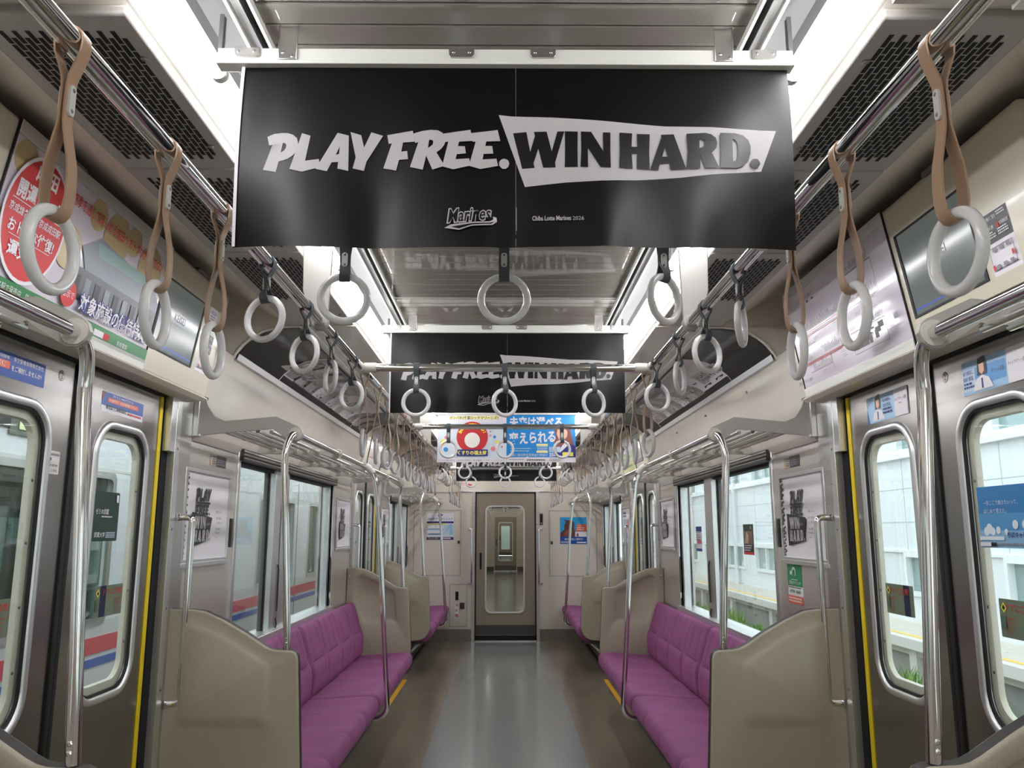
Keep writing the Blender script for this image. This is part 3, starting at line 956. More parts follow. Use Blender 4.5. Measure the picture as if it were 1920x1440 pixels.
CUSH = [(.985, .30), (.86, .318), (.79, .335), (.752, .352), (.736, .378), (.731, .405), (.733, .43), (.742, .448), (.760, .460), (.79, .467), (.83, .469), (.87, .468), (.91, .466), (.95, .463), (.99, .460), (1.03, .457), (1.07, .454), (1.11, .451), (1.16, .448)]
BACK = [(1.15, .435), (1.128, .46), (1.122, .50), (1.120, .55), (1.122, .59), (1.130, .625), (1.136, .632), (1.142, .645), (1.156, .69), (1.170, .735), (1.184, .78), (1.198, .818), (1.208, .836), (1.222, .846), (1.240, .846), (1.255, .84)]
def sect(s, y0, y1, seats, y_base):
    """sculpted cushion and backrest meshes for one block of seats (local y)"""
    ny = seats * 16
    rows = []
    for i in range(ny + 1):
        f = i / ny
        y = y0 + (y1 - y0) * f
        t = (f * seats) % 1.0 if i < ny else 1.0
        edge = min(f, 1 - f) * (y1 - y0)
        rnd = 0.012 * max(0, 1 - edge / 0.02) ** 2
        bowl = math.sin(PI * t) ** 0.8
        seam = math.exp(-(min(t, 1 - t) / 0.05) ** 2)
        r = []
        for k, (x, z) in enumerate(CUSH):
            dz = -0.020 * bowl * min(1, max(0, (x - .76) / .1)) * (1 if k > 7 else 0) - 0.012 * seam * (1 if k > 5 else 0.3) - rnd
            dx = 0.008 * seam * (1 if 2 < k <= 8 else 0) + rnd * (1 if k <= 8 else 0)
            if k > 8:                            # tufted cross seams
                for q, a in ((.84, .006), (.93, .006), (1.02, .005)):
                    dz -= 1.5 * a * math.exp(-((x - q) / .014) ** 2) * (1 if 0.12 < t < 0.88 else 0.3)
            r.append((s * (x + dx), y, z + dz))
        rows.append(r)
    cush = MB()
    cush.grid(rows, FABRIC)
    for r in (rows[0], rows[-1]):
        cush.add(r, [tuple(range(len(r)))], FABRIC)
    rows = []
    for i in range(ny + 1):
        f = i / ny
        y = y0 + (y1 - y0) * f
        t = (f * seats) % 1.0 if i < ny else 1.0
        edge = min(f, 1 - f) * (y1 - y0)
        rnd = 0.016 * max(0, 1 - edge / 0.025) ** 2
        seam = math.exp(-(min(t, 1 - t) / 0.045) ** 2)
        mid = math.exp(-((abs(t - .5) - .2) / 0.05) ** 2)
        r = []
        for k, (x, z) in enumerate(BACK):
            dx = 0.014 * seam * (1 if 1 < k < 13 else 0) + 0.006 * mid * (1 if 7 < k < 13 else 0) + rnd
            if k in (5, 6) and .16 < t < .84: dx += 0.012 if k == 6 else 0.006
            r.append((s * (x + dx), y, z - rnd * (1 if k > 10 else 0)))
        rows.append(r)
    back = MB()
    back.grid(rows, FABRIC)
    for r in (rows[0], rows[-1]):
        back.add(r, [tuple(range(len(r)))], FABRIC)
    return cush, back
def bench(s, blocks, label):
    y0, y1 = blocks[0][0], blocks[-1][1]
    root = empty('bench_seat', (0, y0, 0), label, 'seat', 'long purple bench seats')
    for a, b, n in blocks:
        cu, ba = sect(s, a - y0 + 0.002, b - y0 - 0.002, n, y0)
        cu.build('seat_cushion', root, smooth=60)
        ba.build('backrest', root, smooth=60)
    h = MB()
    h.box(s * 1.03, s * 1.26, 0, y1 - y0, 0.02, 0.30, DARKGREY)
    for k in range(int((y1 - y0) / 0.05)):
        h.box(s * 1.026, s * 1.03, k * 0.05 + .01, k * 0.05 + .035, 0.08, 0.25, RIVET)
    h.build('heater_box', root, smooth=0)
    h = MB()
    h.box(s * 0.80, s * 1.26, 0, y1 - y0, 0.295, 0.32, DARKGREY)
    h.box(s * 1.24, s * 1.278, 0, y1 - y0, 0.30, 0.84, DARKGREY)
    for yy in [0.05] + [0.9 * k for k in range(1, int((y1 - y0) / 0.9) + 1)]:
        h.tube([(s * 0.86, yy, 0.30), (s * 1.04, yy, 0.13)], 0.012, STEEL, 8)
    h.build('seat_frame', root, smooth=0)
    return root
for s in (-1, 1):
    bench(s, [(3.245, 4.99, 4), (4.99, 6.735, 4)], 'long purple eight seat bench along the %s wall under the big window' % SIDE[s])
    bench(s, [(8.48, 10.94, 5)], 'short purple bench at the end wall on the %s side' % SIDE[s])

# ================================================================== RACKS AND POLES
RP = [(1.262, 1.965), (1.250, 1.80), (1.232, 1.786), (.950, 1.812), (.895, 1.776), (.868, 1.760), (.846, 1.760), (.829, 1.772), (.823, 1.79), (.829, 1.808), (.842, 1.82), (.935, 1.862), (1.142, 1.843), (1.186, 1.862), (1.215, 1.905), (1.235, 1.965)]
def bezier(p0, p1, p2, n=8):
    p0, p1, p2 = Vector(p0), Vector(p1), Vector(p2)
    return [p0 * (1 - t) ** 2 + p1 * 2 * t * (1 - t) + p2 * t * t for t in [i / n for i in range(n + 1)]]
def rack(s, y0, y1, ends, label):
    """ends: (front pole?, back pole?) - the front rail turns down into a pole there"""
    root = empty('luggage_rack', (0, 0, 0), label, 'luggage rack', 'luggage racks over the seats')
    for yy in (y0, y1):
        p = MB()
        p.plate([(s * x, z) for x, z in RP], None, lambda x, z, d: (x, yy - 0.007 + d, z), 0.014, GREYPAINT)
        p.tube([(s * .853, yy - .011, 1.79), (s * .853, yy + .011, 1.79)], .027, PLASTIC, 20)
        p.build('end_bracket', root)
        p = MB()
        p.box(s * 1.245, s * 1.272, yy - .016, yy + .016, 1.78, 2.0, ALU)
        p.build('bracket_rail', root, bevel=.003)
    for k, x in enumerate((.955, 1.01, 1.065, 1.12, 1.175)):
        p = MB()
        p.tube([(s * x, y0 + .004, 1.80 + k * .003), (s * x, y1 - .004, 1.80 + k * .003)], .0085, CHROME, 10)
        p.build('rack_tube', root)
    L = y1 - y0
    nb = max(2, round(L / .87))
    for i in range(1, nb):
        yy = y0 + L * i / nb
        p = MB()
        p.plate([(s * x, z) for x, z in [(1.265, 1.83), (1.265, 1.79), (.93, 1.784), (.868, 1.764), (.845, 1.766), (.845, 1.776), (.86, 1.80), (.93, 1.806), (1.20, 1.822)]], None, lambda x, z, d: (x, yy - .008 + d, z), .016, PLASTIC)
        p.tube([(s * (.853 + .0195 * math.cos(a)), yy, 1.79 + .0195 * math.sin(a)) for a in [i_ * PI / 8 for i_ in range(16)]], .0045, PLASTIC, 8, closed=True)
        for k, x in enumerate((.955, 1.01, 1.065, 1.12, 1.175)):
            p.tube([(s * x, yy - .02, 1.80 + k * .003), (s * x, yy + .02, 1.80 + k * .003)], .0115, PLASTIC, 10)
        p.build('cross_bracket', root, bevel=.002)
    # front rail, turning down into poles at its ends
    pts = []
    if ends[0]:
        yp = y0 - .085
        pts += [(s * .826, yp, .962), (s * .853, yp, 1.40), (s * .868, yp, 1.63)]
        pts += bezier((s * .871, yp, 1.69), (s * .862, yp + .005, 1.79), (s * .853, y0 + .005, 1.79), 9)
    else:
        pts += [(s * .853, y0, 1.79)]
    pts += [(s * .853, y0 + L * k / 6, 1.79) for k in range(1, 6)]
    if ends[1]:
        yp = y1 + .085
        pts += bezier((s * .853, y1 - .005, 1.79), (s * .862, yp - .005, 1.79), (s * .871, yp, 1.69), 9)
        pts += [(s * .868, yp, 1.63), (s * .853, yp, 1.40), (s * .826, yp, .962)]
    else:
        pts += [(s * .853, y1, 1.79)]
    p = MB()
    p.tube(pts, .0145, CHROME, 18)
    rail = p.build('rail_and_pole', root)
    for e, yy in ((ends[0], y0 - .085), (ends[1], y1 + .085)):
        if e:
            for z in (.985, 1.003):
                q = MB()
                q.disc((s * .827, yy - .0145, z), .0055, (0, -1, 0), .004, CHROME, 10)
                q.build('pole_screw', rail)
    return root
for s in (-1, 1):
    rack(s, -1.2, 1.58, (False, True), 'chrome luggage rack overhead at the nearest %s edge of view, ending at the first door' % SIDE[s])
    rack(s, 3.30, 6.68, (True, True), 'chrome tubular luggage rack over the long bench on the %s' % SIDE[s])
    rack(s, 8.535, 10.93, (True, False), 'chrome luggage rack over the short end bench on the %s' % SIDE[s])
    for yc, t in ((4.98, 'middle of the long'), (9.70, 'middle of the short end')):
        root = empty('stanchion_pole', (s * .84, yc, 1.79), 'slanting stainless pole at the %s bench on the %s' % (t, SIDE[s]), 'pole', 'mid bench poles')
        P = [(.853, 1.79), (.81, 1.735), (.786, 1.69), (.770, 1.55), (.756, 1.39), (.728, 1.00), (.704, .65), (.690, .48)]
        pts = [Vector((s * (x - .84), 0, z - 1.79)) for x, z in P[1:]]
        pts = bezier((0, 0, 0), (s * -.045, 0, -.045), (s * -.054, 0, -.11), 5) + [pts[2]] + pts[3:] + bezier((s * -.155, 0, -1.36), (s * -.163, 0, -1.44), (s * -.09, 0, -1.455), 6)[1:] + [Vector((s * .05, 0, -1.47))]
        m = MB(); m.tube(pts, .0145, CHROME, 18); m.build('pole', root)
        m = MB(); m.tube([(s * .012, 0, 0), (s * -.008, 0, -.012), (s * -.034, 0, -.042)], [.024, .022, .019], PLASTIC, 16); m.build('rail_sleeve', root)

# vertical grab rails beside the doors
def grabrail(s, y, label, z0=.772, z1=1.455):
    root = empty('grab_rail', (s * W, y, z0), label, 'grab rail', 'grab rails beside the doors')
    h = z1 - z0
    m = MB()
    m.tube([(s * -.006, 0, 0)] + bezier((s * -.045, 0, 0), (s * -.07, 0, 0), (s * -.07, 0, .02), 5) + [(s * -.07, 0, h / 2)] + bezier((s * -.07, 0, h - .02), (s * -.07, 0, h), (s * -.045, 0, h), 5) + [(s * -.006, 0, h)], .0125, CHROME, 16)
    m.build('rail', root)
    for z in (0, h):
        m = MB()
        m.box(s * -.022, s * -.013, -.018, .018, z - .014, z + .014, CHROME)
        for q in (-.011, .011):
            m.disc((s * -.022, q, z), .0045, (-s, 0, 0), .004, RIVET, 8)
        m.build('rail_foot', root, bevel=.003)
    return root
for s in (-1, 1):
    for c, e, t in ((DC[0], 1, 'nearer'), (DC[1], -1, 'farther'), (DC[1], 1, 'farther')):
        grabrail(s, c + e * .755, 'vertical stainless grab rail on the %s edge of the %s %s door' % (('front', 'back')[e > 0], t, SIDE[s]))
for x, t in ((-.448, 'left'), (.438, 'right')):
    root = empty('grab_rail', (x, YE, .733), 'vertical stainless grab rail on the end wall, %s of the gangway door' % t, 'grab rail', 'grab rails beside the doors')
    m = MB(); m.tube([(0, -.016, 0)] + bezier((0, -.03, 0), (0, -.05, 0), (0, -.05, .02), 4) + bezier((0, -.05, .68), (0, -.05, .70), (0, -.03, .70), 4) + [(0, -.016, .70)], .011, CHROME, 12); m.build('rail', root)
    for z in (0, .7):
        m = MB()
        m.box(-.05 if t == 'left' else -.012, .012 if t == 'left' else .05, -.024, -.016, z - .012, z + .012, CHROME)
        m.build('rail_foot', root, bevel=.002)

# ================================================================== OVERHEAD RAILS
BX, BZ = .567, 2.03
for s in (-1, 1):
    root = empty('overhead_rail', (s * BX, YB, BZ), 'long chrome rail under the ceiling on the %s carrying hanging straps' % SIDE[s], 'rail', 'overhead strap rails')
    m = MB(); m.tube([(0, 0.02, 0), (0, YE - YB - .4, 0)], .016, CHROME, 20); m.build('rail', root)
    for y in (0.2, 2.42, 4.62, 5.9, 7.55, 9.6):
        m = MB()
        yy = y - YB
        m.plate([(s * -.022, -.012), (s * .012, -.030), (s * .024, -.012), (s * .058, .10), (s * .062, .238), (s * -.03, .238)], None, lambda x, z, d: (x, yy - .006 + d, z), .012, GREYPAINT)
        m.tube([(0, yy - .016, 0), (0, yy + .016, 0)], .025, GREYPAINT, 18)
        m.build('hanger_plate', root, bevel=.003)
    m = MB(); m.tube([(0, YE - YB - .42, 0), (0, YE - YB - .40, 0)], .02, PLASTIC, 14); m.build('end_cap', root)
CB = [1.69, 3.12, 4.93, 6.90, 8.23]
CBN = ['hidden behind the front black poster', 'in front of the second black poster', 'in front of the colourful poster pair', 'behind the colourful poster pair', 'just before the end wall']
for y, t in zip(CB, CBN):
    root = empty('cross_rail', (0, y, BZ), 'chrome rail across the car with three straps, %s' % t, 'rail', 'cross rails')
    m = MB(); m.tube([(-BX + .03, 0, 0), (BX - .03, 0, 0)], .0155, CHROME, 20); m.build('rail', root)
    for s in (-1, 1):
        m = MB()
        m.tube([(s * (BX - .015), 0, 0), (s * (BX - .045), 0, 0), (s * (BX - .062), 0, 0)], [.0195, .0198, .019], PLASTIC, 18)
        m.tube([(s * BX, -.024, 0), (s * BX, .024, 0)], .0198, PLASTIC, 18)
        m.build('corner_joint', root)

# ------------------------------------------------------------------ hanging straps
def torus(R, r, n=40, k=12):
    m = MB()
    pts = [(0, R * math.sin(2 * PI * i / n), R * math.cos(2 * PI * i / n)) for i in range(n)]
    m.tube(pts, r, RINGWHITE, k, closed=True)
    return m
MESH = {}
def strap_proto(kind, twist, detail=True):
    """tan: long leather loop; grey: short webbing loop. Rail axis = local Y, clip faces local +X"""
    key = (kind, round(twist, 2), detail)
    if key in MESH:
        return dup(MESH[key])
    root = empty('hanging_strap', (0, 0, 0), 'x', 'hanging strap')
    rb = .0180
    if kind == 'tan':
        half = [(.0182, -.004), (.0165, -.018), (.011, -.033), (.0045, -.052), (.0030, -.066), (.0028, -.095), (.0032, -.115), (.0085, -.142), (.0145, -.170), (.0165, -.195), (.0165, -.216), (.0145, -.231)]
        zb, w, mt, zc, rc = -.2450, .0215, TAN, -.083, -.2840
    else:
        half = [(.0182, -.003), (.0160, -.015), (.0085, -.028), (.0032, -.040), (.0030, -.050), (.0030, -.060), (.0055, -.068), (.0095, -.078), (.0095, -.088)]
        zb, w, mt, zc, rc = -.0990, .0225, GREYSTRAP, -.052, -.1375
    top = [(rb * math.cos(a), rb * math.sin(a)) for a in [PI * i / 10 for i in range(1, 10)]]
    path = [(x, z) for x, z in reversed(half)] + top + [(-x, z) for x, z in half] + [(-half[-1][0] * .8, zb + .007), (-half[-1][0] * .45, zb + .0015), (0, zb), (half[-1][0] * .45, zb + .0015), (half[-1][0] * .8, zb + .007)]
    ztw0 = -.04 if kind == 'grey' else -.10
    ztw1 = -.085 if kind == 'grey' else -.20
    def rot(x, y, z):
        f = min(1, max(0, (z - ztw0) / (ztw1 - ztw0)))
        a = twist * f
        return (x * math.cos(a) - y * math.sin(a), x * math.sin(a) + y * math.cos(a), z)
    # band with twist
    N = len(path)
    v, f = [], []
    th = .0026
    for i in range(N):
        x, z = path[i]
        tx, tz = path[(i + 1) % N][0] - path[i - 1][0], path[(i + 1) % N][1] - path[i - 1][1]
        L = math.hypot(tx, tz) or 1
        nx, nz = -tz / L * th / 2, tx / L * th / 2
        v += [rot(x + nx, -w / 2, z + nz), rot(x + nx, w / 2, z + nz), rot(x - nx, w / 2, z - nz), rot(x - nx, -w / 2, z - nz)]
    for i in range(N):
        j = (i + 1) % N
        for k in range(4):
            k2 = (k + 1) % 4
            f.append((i * 4 + k, j * 4 + k, j * 4 + k2, i * 4 + k2))
    b = MB(); b.add(v, f, mt); b.build('strap_band', root, smooth=50)
    m = torus(.0495, .0080, 44 if detail else 24, 12 if detail else 8)
    c_, s_ = math.cos(twist), math.sin(twist)
    m.v = [(p[0] * c_ - p[1] * s_, p[0] * s_ + p[1] * c_, p[2] + rc) for p in m.v]
    m.build('ring', root, smooth=80)
    ch = .021 if kind == 'tan' else .016
    q = MB()
    q.plate(rrect(-.0065, .0065, zc - ch, zc + ch, .006, 4), None, lambda y, z, d: (.0042 + d, y, z), .0035, CLIP)
    q.plate(rrect(-.0065, .0065, zc - ch, zc + ch, .006, 4), None, lambda y, z, d: (-.0042 - d, y, z), .0035, CLIP)
    cl = q.build('clip_plate', root, bevel=.001 if detail else 0)
    if detail:
        for z in (zc - ch * .68, zc + ch * .68):
            q = MB(); q.disc((.0077, 0, z), .0028, (1, 0, 0), .0012, RIVET, 8); q.build('rivet', cl)
    MESH[key] = root
    return root
def strap(kind, x, y, rz, twist, label, group, detail=True):
    o = strap_proto(kind, twist, detail)
    o.location = (x, y, BZ)
    o.rotation_euler = (0, 0, rz)
    o['label'] = label
    o['group'] = group
    return o
TANNEAR = [.973, 1.28, 1.543]
GREYNEAR = {-1: ((1.86, 1.2), (2.243, 1.0), (2.59, .55), (2.96, 1.05)), 1: ((1.90, -.45), (2.235, -1.0), (2.60, -.5), (3.00, -1.15))}
TANFAR = [3.22, 3.56, 3.88, 4.18, 4.48, 4.76, 5.12, 5.40, 5.68, 5.98, 6.30, 6.62]
GREYFAR = [7.12, 7.42, 7.72, 8.02]
TANEND = [8.45, 8.80, 9.15, 9.50, 9.85, 10.20]
rnd = random.Random(3)
for s in (-1, 1):
    rz = 0 if s < 0 else PI
    for i, y in enumerate(TANNEAR):
        strap('tan', s * BX, y, rz, rnd.uniform(-.1, .2), 'tan leather strap with white ring, nearest group, %s rail, %s from front' % (SIDE[s], ORD[i]), 'tan straps nearest the viewpoint')
    for i, (y, tw) in enumerate(GREYNEAR[s]):
        strap('grey', s * BX, y, rz, tw, 'charcoal strap with white ring by the nearer %s door, %s from front' % (SIDE[s], ORD[i]), 'short charcoal straps by the nearer doors')
    for i, y in enumerate(TANFAR):
        strap('tan', s * BX, y, rz, rnd.uniform(-.35, .35), 'thin tan strap above the long bench, %s of twelve on the %s rail' % (ORD[i], SIDE[s]), 'tan straps above the long benches', y < 5)
    for i, y in enumerate(GREYFAR):
        strap('grey', s * BX, y, rz, rnd.choice((.9, 1.2, .5)) * -s, 'charcoal strap with white ring by the farther %s door, %s from front' % (SIDE[s], ORD[i]), 'short charcoal straps by the farther doors', False)
    for i, y in enumerate(TANEND):
        strap('tan', s * BX, y, rz, rnd.uniform(-.3, .3), 'thin tan strap with white ring near the end wall, %s on the %s rail' % (ORD[i], SIDE[s]), 'tan straps near the end wall', False)
for j, (y, t) in enumerate(zip(CB, ('peeping out under the front black poster', 'before the second black poster', 'before the colourful poster pair', 'below the colourful poster pair', 'just before the end wall'))):
    for i, (x, nm) in enumerate(((-.348, 'left'), (-.004, 'middle'), (.342, 'right'))):
        tw = ((.12, .0, .75), (0.0, .5, .55), (.1, .2, .25), (.1, .05, .1), (.1, .0, .1))[j][i]
        strap('grey', x, y, -PI / 2, tw, 'charcoal strap, %s of three on the cross rail %s' % (nm, t), 'charcoal straps on the cross rails', j < 3)

# straps of the next car, glimpsed through the gangway door
for j, y in enumerate((15.5, 17.0, 19.5, 22.0)):
    m = MB(); m.tube([(-.6, y, BZ), (.6, y, BZ)], .0155, CHROME, 10)
    tag(m.build('cross_rail'), 'cross rail of the next car through the gangway glass, %s row' % ORD[j], 'rail', 'rails of the next car')
    for i, (x, nm) in enumerate(((-.35, 'left'), (0, 'middle'), (.35, 'right'))):
        strap('grey', x, y, -PI / 2, 0.1, 'tiny white strap ring in the next car, %s row, %s' % (ORD[j], nm), 'straps of the next car', False)

# ================================================================== HANGING POSTERS
BC = .018
def clip_half(poly, left):
    out = []
    n = len(poly)
    for i in range(n):
        a, b = poly[i], poly[(i + 1) % n]
        ia, ib = (a[0] <= 0) == left, (b[0] <= 0) == left
        if ia: out.append(a)
        if ia != ib:
            t = a[0] / (a[0] - b[0])
            out.append((0.0, a[1] + (b[1] - a[1]) * t))
    return out
def gl(name):
    o, h = GLYPH[name]
    f = lambda L: [(x / 1000 - BC, y / 1000 - .012) for x, y in L]
    return f(o), (f(h) if h else None)
NAVY = mat('print_navy', '1E2A78', .45)
SKYB = mat('print_azure', '1487D0', .35)
YEL = mat('print_yellow', 'F0E050', .45)
PALEYEL = mat('print_pale_yellow', 'F2EBA0', .45)
SKIN = mat('print_skin', 'E6BBA0', .5)
HAIR = mat('print_auburn', '8A4F45', .5)
PALEB = mat('print_pale_blue', 'BFD4E4', .45)
PINK = mat('print_pink', 'E88090', .5)

def rail_set(Y, cx, label):
    root = empty('poster_rail', (0, Y, 2.272), label, 'rail', 'poster hanging rails')
    m = MB()
    m.box(cx - .548, cx + .548, -.006, .006, 0, .034, TRIMWHITE)
    m.box(cx - .548, cx + .548, -.016, .016, -.003, .004, TRIMWHITE)
    m.build('rail', root, bevel=.0015)
    for x in (-.415, .415):
        m = MB(); m.box(cx + x - .018, cx + x + .018, -.0105, -.0065, .008, .082, STEEL); m.box(cx + x - .018, cx + x + .018, -.0105, .02, .078, .082, STEEL)
        b = m.build('ceiling_bracket', root, bevel=.002)
        m = MB()
        for dx, z in ((-.008, .022), (.010, .014)): m.disc((cx + x + dx, -.0105, z), .0035, (0, -1, 0), .002, CHROME, 8)
        m.build('rivet', b)
    for x in (-.492, -.085, .07, .492):
        m = MB(); m.plate([(cx + x - .024, .018), (cx + x - .02, .014), (cx + x + .02, .014), (cx + x + .024, .018), (cx + x + .024, .033), (cx + x - .024, .033)], None, lambda a, z, d: (a, -.0065 - d, z), .004, STEEL)
        b = m.build('poster_clip', root, bevel=.0008)
        m = MB()
        for dx in (-.015, .015): m.disc((cx + x + dx, -.0105, .024), .003, (0, -1, 0), .002, CHROME, 8)
        m.build('rivet', b)
def wavy(Y, cx, seed, amp=1.0):
    r = random.Random(seed)
    ph = [r.uniform(0, 6) for _ in range(6)]
    cr = [(-.26, .0), (.17, .0), (-.02, .0), (.33, -.1)]
    def f(u, v, d):
        k = max(0, 1 - v / .36)
        w = .0050 * k * math.sin(9 * u + ph[0]) + .0022 * k * math.sin(23 * u + ph[1] + 3 * v) + .0016 * math.sin(14 * v + 5 * u + ph[2]) * k
        for i, (c, b) in enumerate(cr):
            sp = .018 + .22 * max(0, v - b)
            w += .0060 * (1 if i % 2 else -1) * math.exp(-((u - c) / sp) ** 2) * k ** 1.2
        # paper curls a little at its free side edges
        e = max(0, abs(u) - .42) / .1
        w += .010 * e * e * math.sin(v * 10 + ph[3]) - .004 * e
        return (cx + u, Y - .001 - d - w * amp, 1.912 + v)
    return f
def black_poster(Y, cx, row, seed, amp):
    f = wavy(Y, cx, seed, amp)
    ws = [(x / 1000 - BC, y / 1000 - .012) for x, y in WHITE_SHAPE]
    for left in (True, False):
        P = Print(.00045)
        P.poly(clip_half(ws, left), WHITEINK)
        for n in (['P', 'L', 'A', 'Y', 'F', 'R', 'E', 'E2', 'dot'] if left else ['W', 'I', 'N', 'H', 'A2', 'R2', 'D', 'dot2']):
            o, h = gl(n)
            P.poly(o, WHITEINK if left else BLACKINK, [h])
        if left:
            P.rect(-.519, 0, -.513, .357, PAPER)
            y0, x0 = .036, -.131
            sw = [(0, .0035), (.02, .0045), (.045, .010), (.075, .011), (.094, .016), (.0965, .021), (.092, .025), (.087, .0245), (.0895, .020), (.085, .016), (.06, .0155), (.035, .014), (.012, .009), (.028, .0075), (.03, .001), (.036, .004), (.030, -.0015), (.02, .001), (0, .001)]
            P.poly([(x0 + a, y0 - .002 + b) for a, b in [(0, .001), (.027, -.003), (.05, .005), (.088, .0075), (.0965, .014), (.0955, .022), (.089, .024), (.0895, .018), (.083, .0145), (.05, .0125), (.012, .0075)]], WHITEINK)
            P.poly([(x0 + a, y0 - .002 + b) for a, b in [(.012, .003), (.027, -.0005), (.05, .0072), (.086, .010), (.0925, .0145), (.083, .0118), (.05, .0098)]], BLACKPAPER)
            P.text('Marines', x0 + .004, y0 + .006, w=.085, h=.030, m=WHITEINK, bold=.07, shear=.3, rot=.09)
            P.text('Marines', x0 + .0065, y0 + .0085, w=.080, h=.0255, m=BLACKPAPER, bold=.012, shear=.3, rot=.09)
        else:
            P.text('Chiba Lotte Marines', .030, .049, w=.071, h=.0092, m=WHITEINK, bold=.02)
            P.text('2026', .104, .049, h=.0075, m=WHITEINK)
            P.rect(.0005, .03, .0018, .075, GREYINK)
        u0, u1 = (-.519, -.0006) if left else (.0006, .519)
        o = P.build('hanging_poster', f, maxlen=.022, smooth=60, base=(u0, 0, u1, .358, .0004, BLACKPAPER))
        tag(o, '%s half of the %s hanging black poster, lettered %s in white' % (('left', 'right')[not left], row, ('PLAY FREE', 'WIN HARD on a')[not left]) + ('' if left else ' shape'), 'poster', 'hanging black posters')
for Y, cx, row, amp in ((1.42, .018, 'front', 1.0), (3.53, .006, 'second', .55), (8.40, .004, 'rearmost', .4)):
    rail_set(Y, 0, 'white poster rail under the ceiling holding the %s black posters' % row)
    black_poster(Y, cx, row, int(Y * 10), amp)

# colourful pair
Y, cx = 6.10, .006
rail_set(Y, 0, 'white poster rail under the ceiling holding the colourful poster pair')
f = wavy(Y, cx, 5, .12)
P = Print(.00022)
P.rect(-.519, .03, -.001, .30, mat('print_mist', 'D5DEE6', .4))
P.poly([(-.43, .325), (-.06, .325), (-.055, .352), (-.44, .345)], PALEYEL)
P.text('ガンバれ!千葉ロッテマリーンズ!!', -.43, .322, w=.37, h=.026, m=BLACKINK, bold=.015)
r2 = random.Random(4)
for u, v, r, c in ((-.455, .095, .017, SKYB), (-.475, .15, .022, YEL), (-.455, .185, .012, PINK), (-.10, .10, .018, PINK), (-.07, .15, .014, YEL), (-.09, .19, .011, SKYB), (-.12, .20, .008, PINK), (-.035, .115, .008, PINK), (-.12, .23, .007, PINK)):
    P.circle(u, v, r, c, 16)
P.circle(-.258, .188, .118, RED)
for i, ch in enumerate('Smile every day!'):
    a = math.radians(158 - i * 136 / 15)
    if ch != ' ':
        P.text(ch, -.258 + .086 * math.cos(a), .188 + .086 * math.sin(a), h=.020 if ch.islower() else .026, m=YEL, bold=.05, rot=a - PI / 2, align='C')
P.circle(-.258, .165, .058, mat('print_warm_white', 'EFEAE2', .45))
P.rect(-.375, .045, -.14, .095, NAVY, .004)
P.text('くすりの福太郎', -.366, .053, w=.217, h=.034, m=YEL, bold=.03)
P.text('くすりの福太郎はこれからも皆様の「美と健康」をサポートいたします。', -.51, .008, w=.50, h=.013, m=GREYINK)
o = P.build('hanging_poster', f, maxlen=.05, smooth=60, base=(-.519, 0, -.0006, .358, .0004, PAPER))
tag(o, 'white hanging poster with a red disc reading Smile every day', 'poster', 'colourful hanging posters')
P = Print(.00022)
P.rect(.001, .037, .519, .358, SKYB)
P.text('未来は選べる', .02, .255, w=.40, h=.09, m=PAPER, bold=.035)
P.text('変えられる', .022, .128, w=.35, h=.095, m=PAPER, bold=.035, rot=.06)
P.poly([(.36, .25), (.40, .29), (.45, .285), (.48, .25), (.49, .19), (.51, .12), (.46, .10), (.37, .11), (.355, .15), (.375, .19)], HAIR)
P.poly([(.385, .26), (.43, .27), (.46, .23), (.455, .19), (.425, .165), (.395, .17), (.378, .21)], SKIN)
P.poly([(.36, .037), (.38, .10), (.42, .13), (.47, .14), (.519, .12), (.519, .037)], NAVY)
P.poly([(.40, .07), (.41, .115), (.44, .15), (.47, .15), (.465, .13)], PAPER)
P.lines(.03, .10, .20, 2, .018, .006, PALEB)
for v in (.122, .070): P.rect(.225, v, .31, v + .016, PALEYEL)
P.lines(.23, .112, .31, 3, .012, .006, PALEB, .1)
P.rect(.32, .075, .405, .115, PALEB); P.lines(.325, .105, .40, 3, .012, .004, NAVY)
P.rect(.42, .045, .50, .075, YEL)
P.text('関東に通信教育連携協力施設が', .02, .043, w=.29, h=.022, m=PALEB, bold=.012)
P.text('250', .32, .043, h=.026, m=PAPER, bold=.03)
P.text('成美学園高等学校', .15, .010, w=.14, h=.014, m=BLACKINK, bold=.015)
P.lines(.02, .018, .13, 1, .01, .005, GREYINK, 0); P.lines(.32, .024, .43, 3, .008, .0035, GREYINK)
o = P.build('hanging_poster', f, maxlen=.05, smooth=60, base=(.0006, 0, .519, .358, .0004, PAPER))
tag(o, 'azure hanging poster with large white Japanese lettering and a woman seen in profile', 'poster', 'colourful hanging posters')

# ================================================================== CURVED COVE POSTERS
def arclen():
    A = [(1.150, 2.145), (1.138, 2.163), (1.114, 2.190), (1.076, 2.221), (1.037, 2.242), (.988, 2.2555), (.939, 2.2625), (.885, 2.2635)]
    L = [0]
    for i in range(1, len(A)): L.append(L[-1] + math.dist(A[i], A[i - 1]))
    return A, L
ARC, ARL = arclen()
PHGREY = mat('photo_grey', '96918E', .35); PHMID = mat('photo_mid_grey', 'BAB4B2', .35); PHDARK = mat('photo_dark', '1B1A1A', .3); PHLIGHT = mat('photo_light', 'D9D5D6', .35)
def covefn(s, y0):
    def f(u, v, d):
        v = min(max(v, 0), ARL[-1] - 1e-6)
        i = max(k for k in range(len(ARL) - 1) if ARL[k] <= v)
        t = (v - ARL[i]) / (ARL[i + 1] - ARL[i])
        (x0, z0), (x1, z1) = ARC[i], ARC[i + 1]
        tx, tz = x1 - x0, z1 - z0
        L = math.hypot(tx, tz)
        nx, nz = tz / L * -1, tx / L
        x, z = x0 + tx * t, z0 + tz * t
        return (s * (x - abs(nx) * d), y0 + (u if s < 0 else -u), z - abs(nz) * d)
    return f
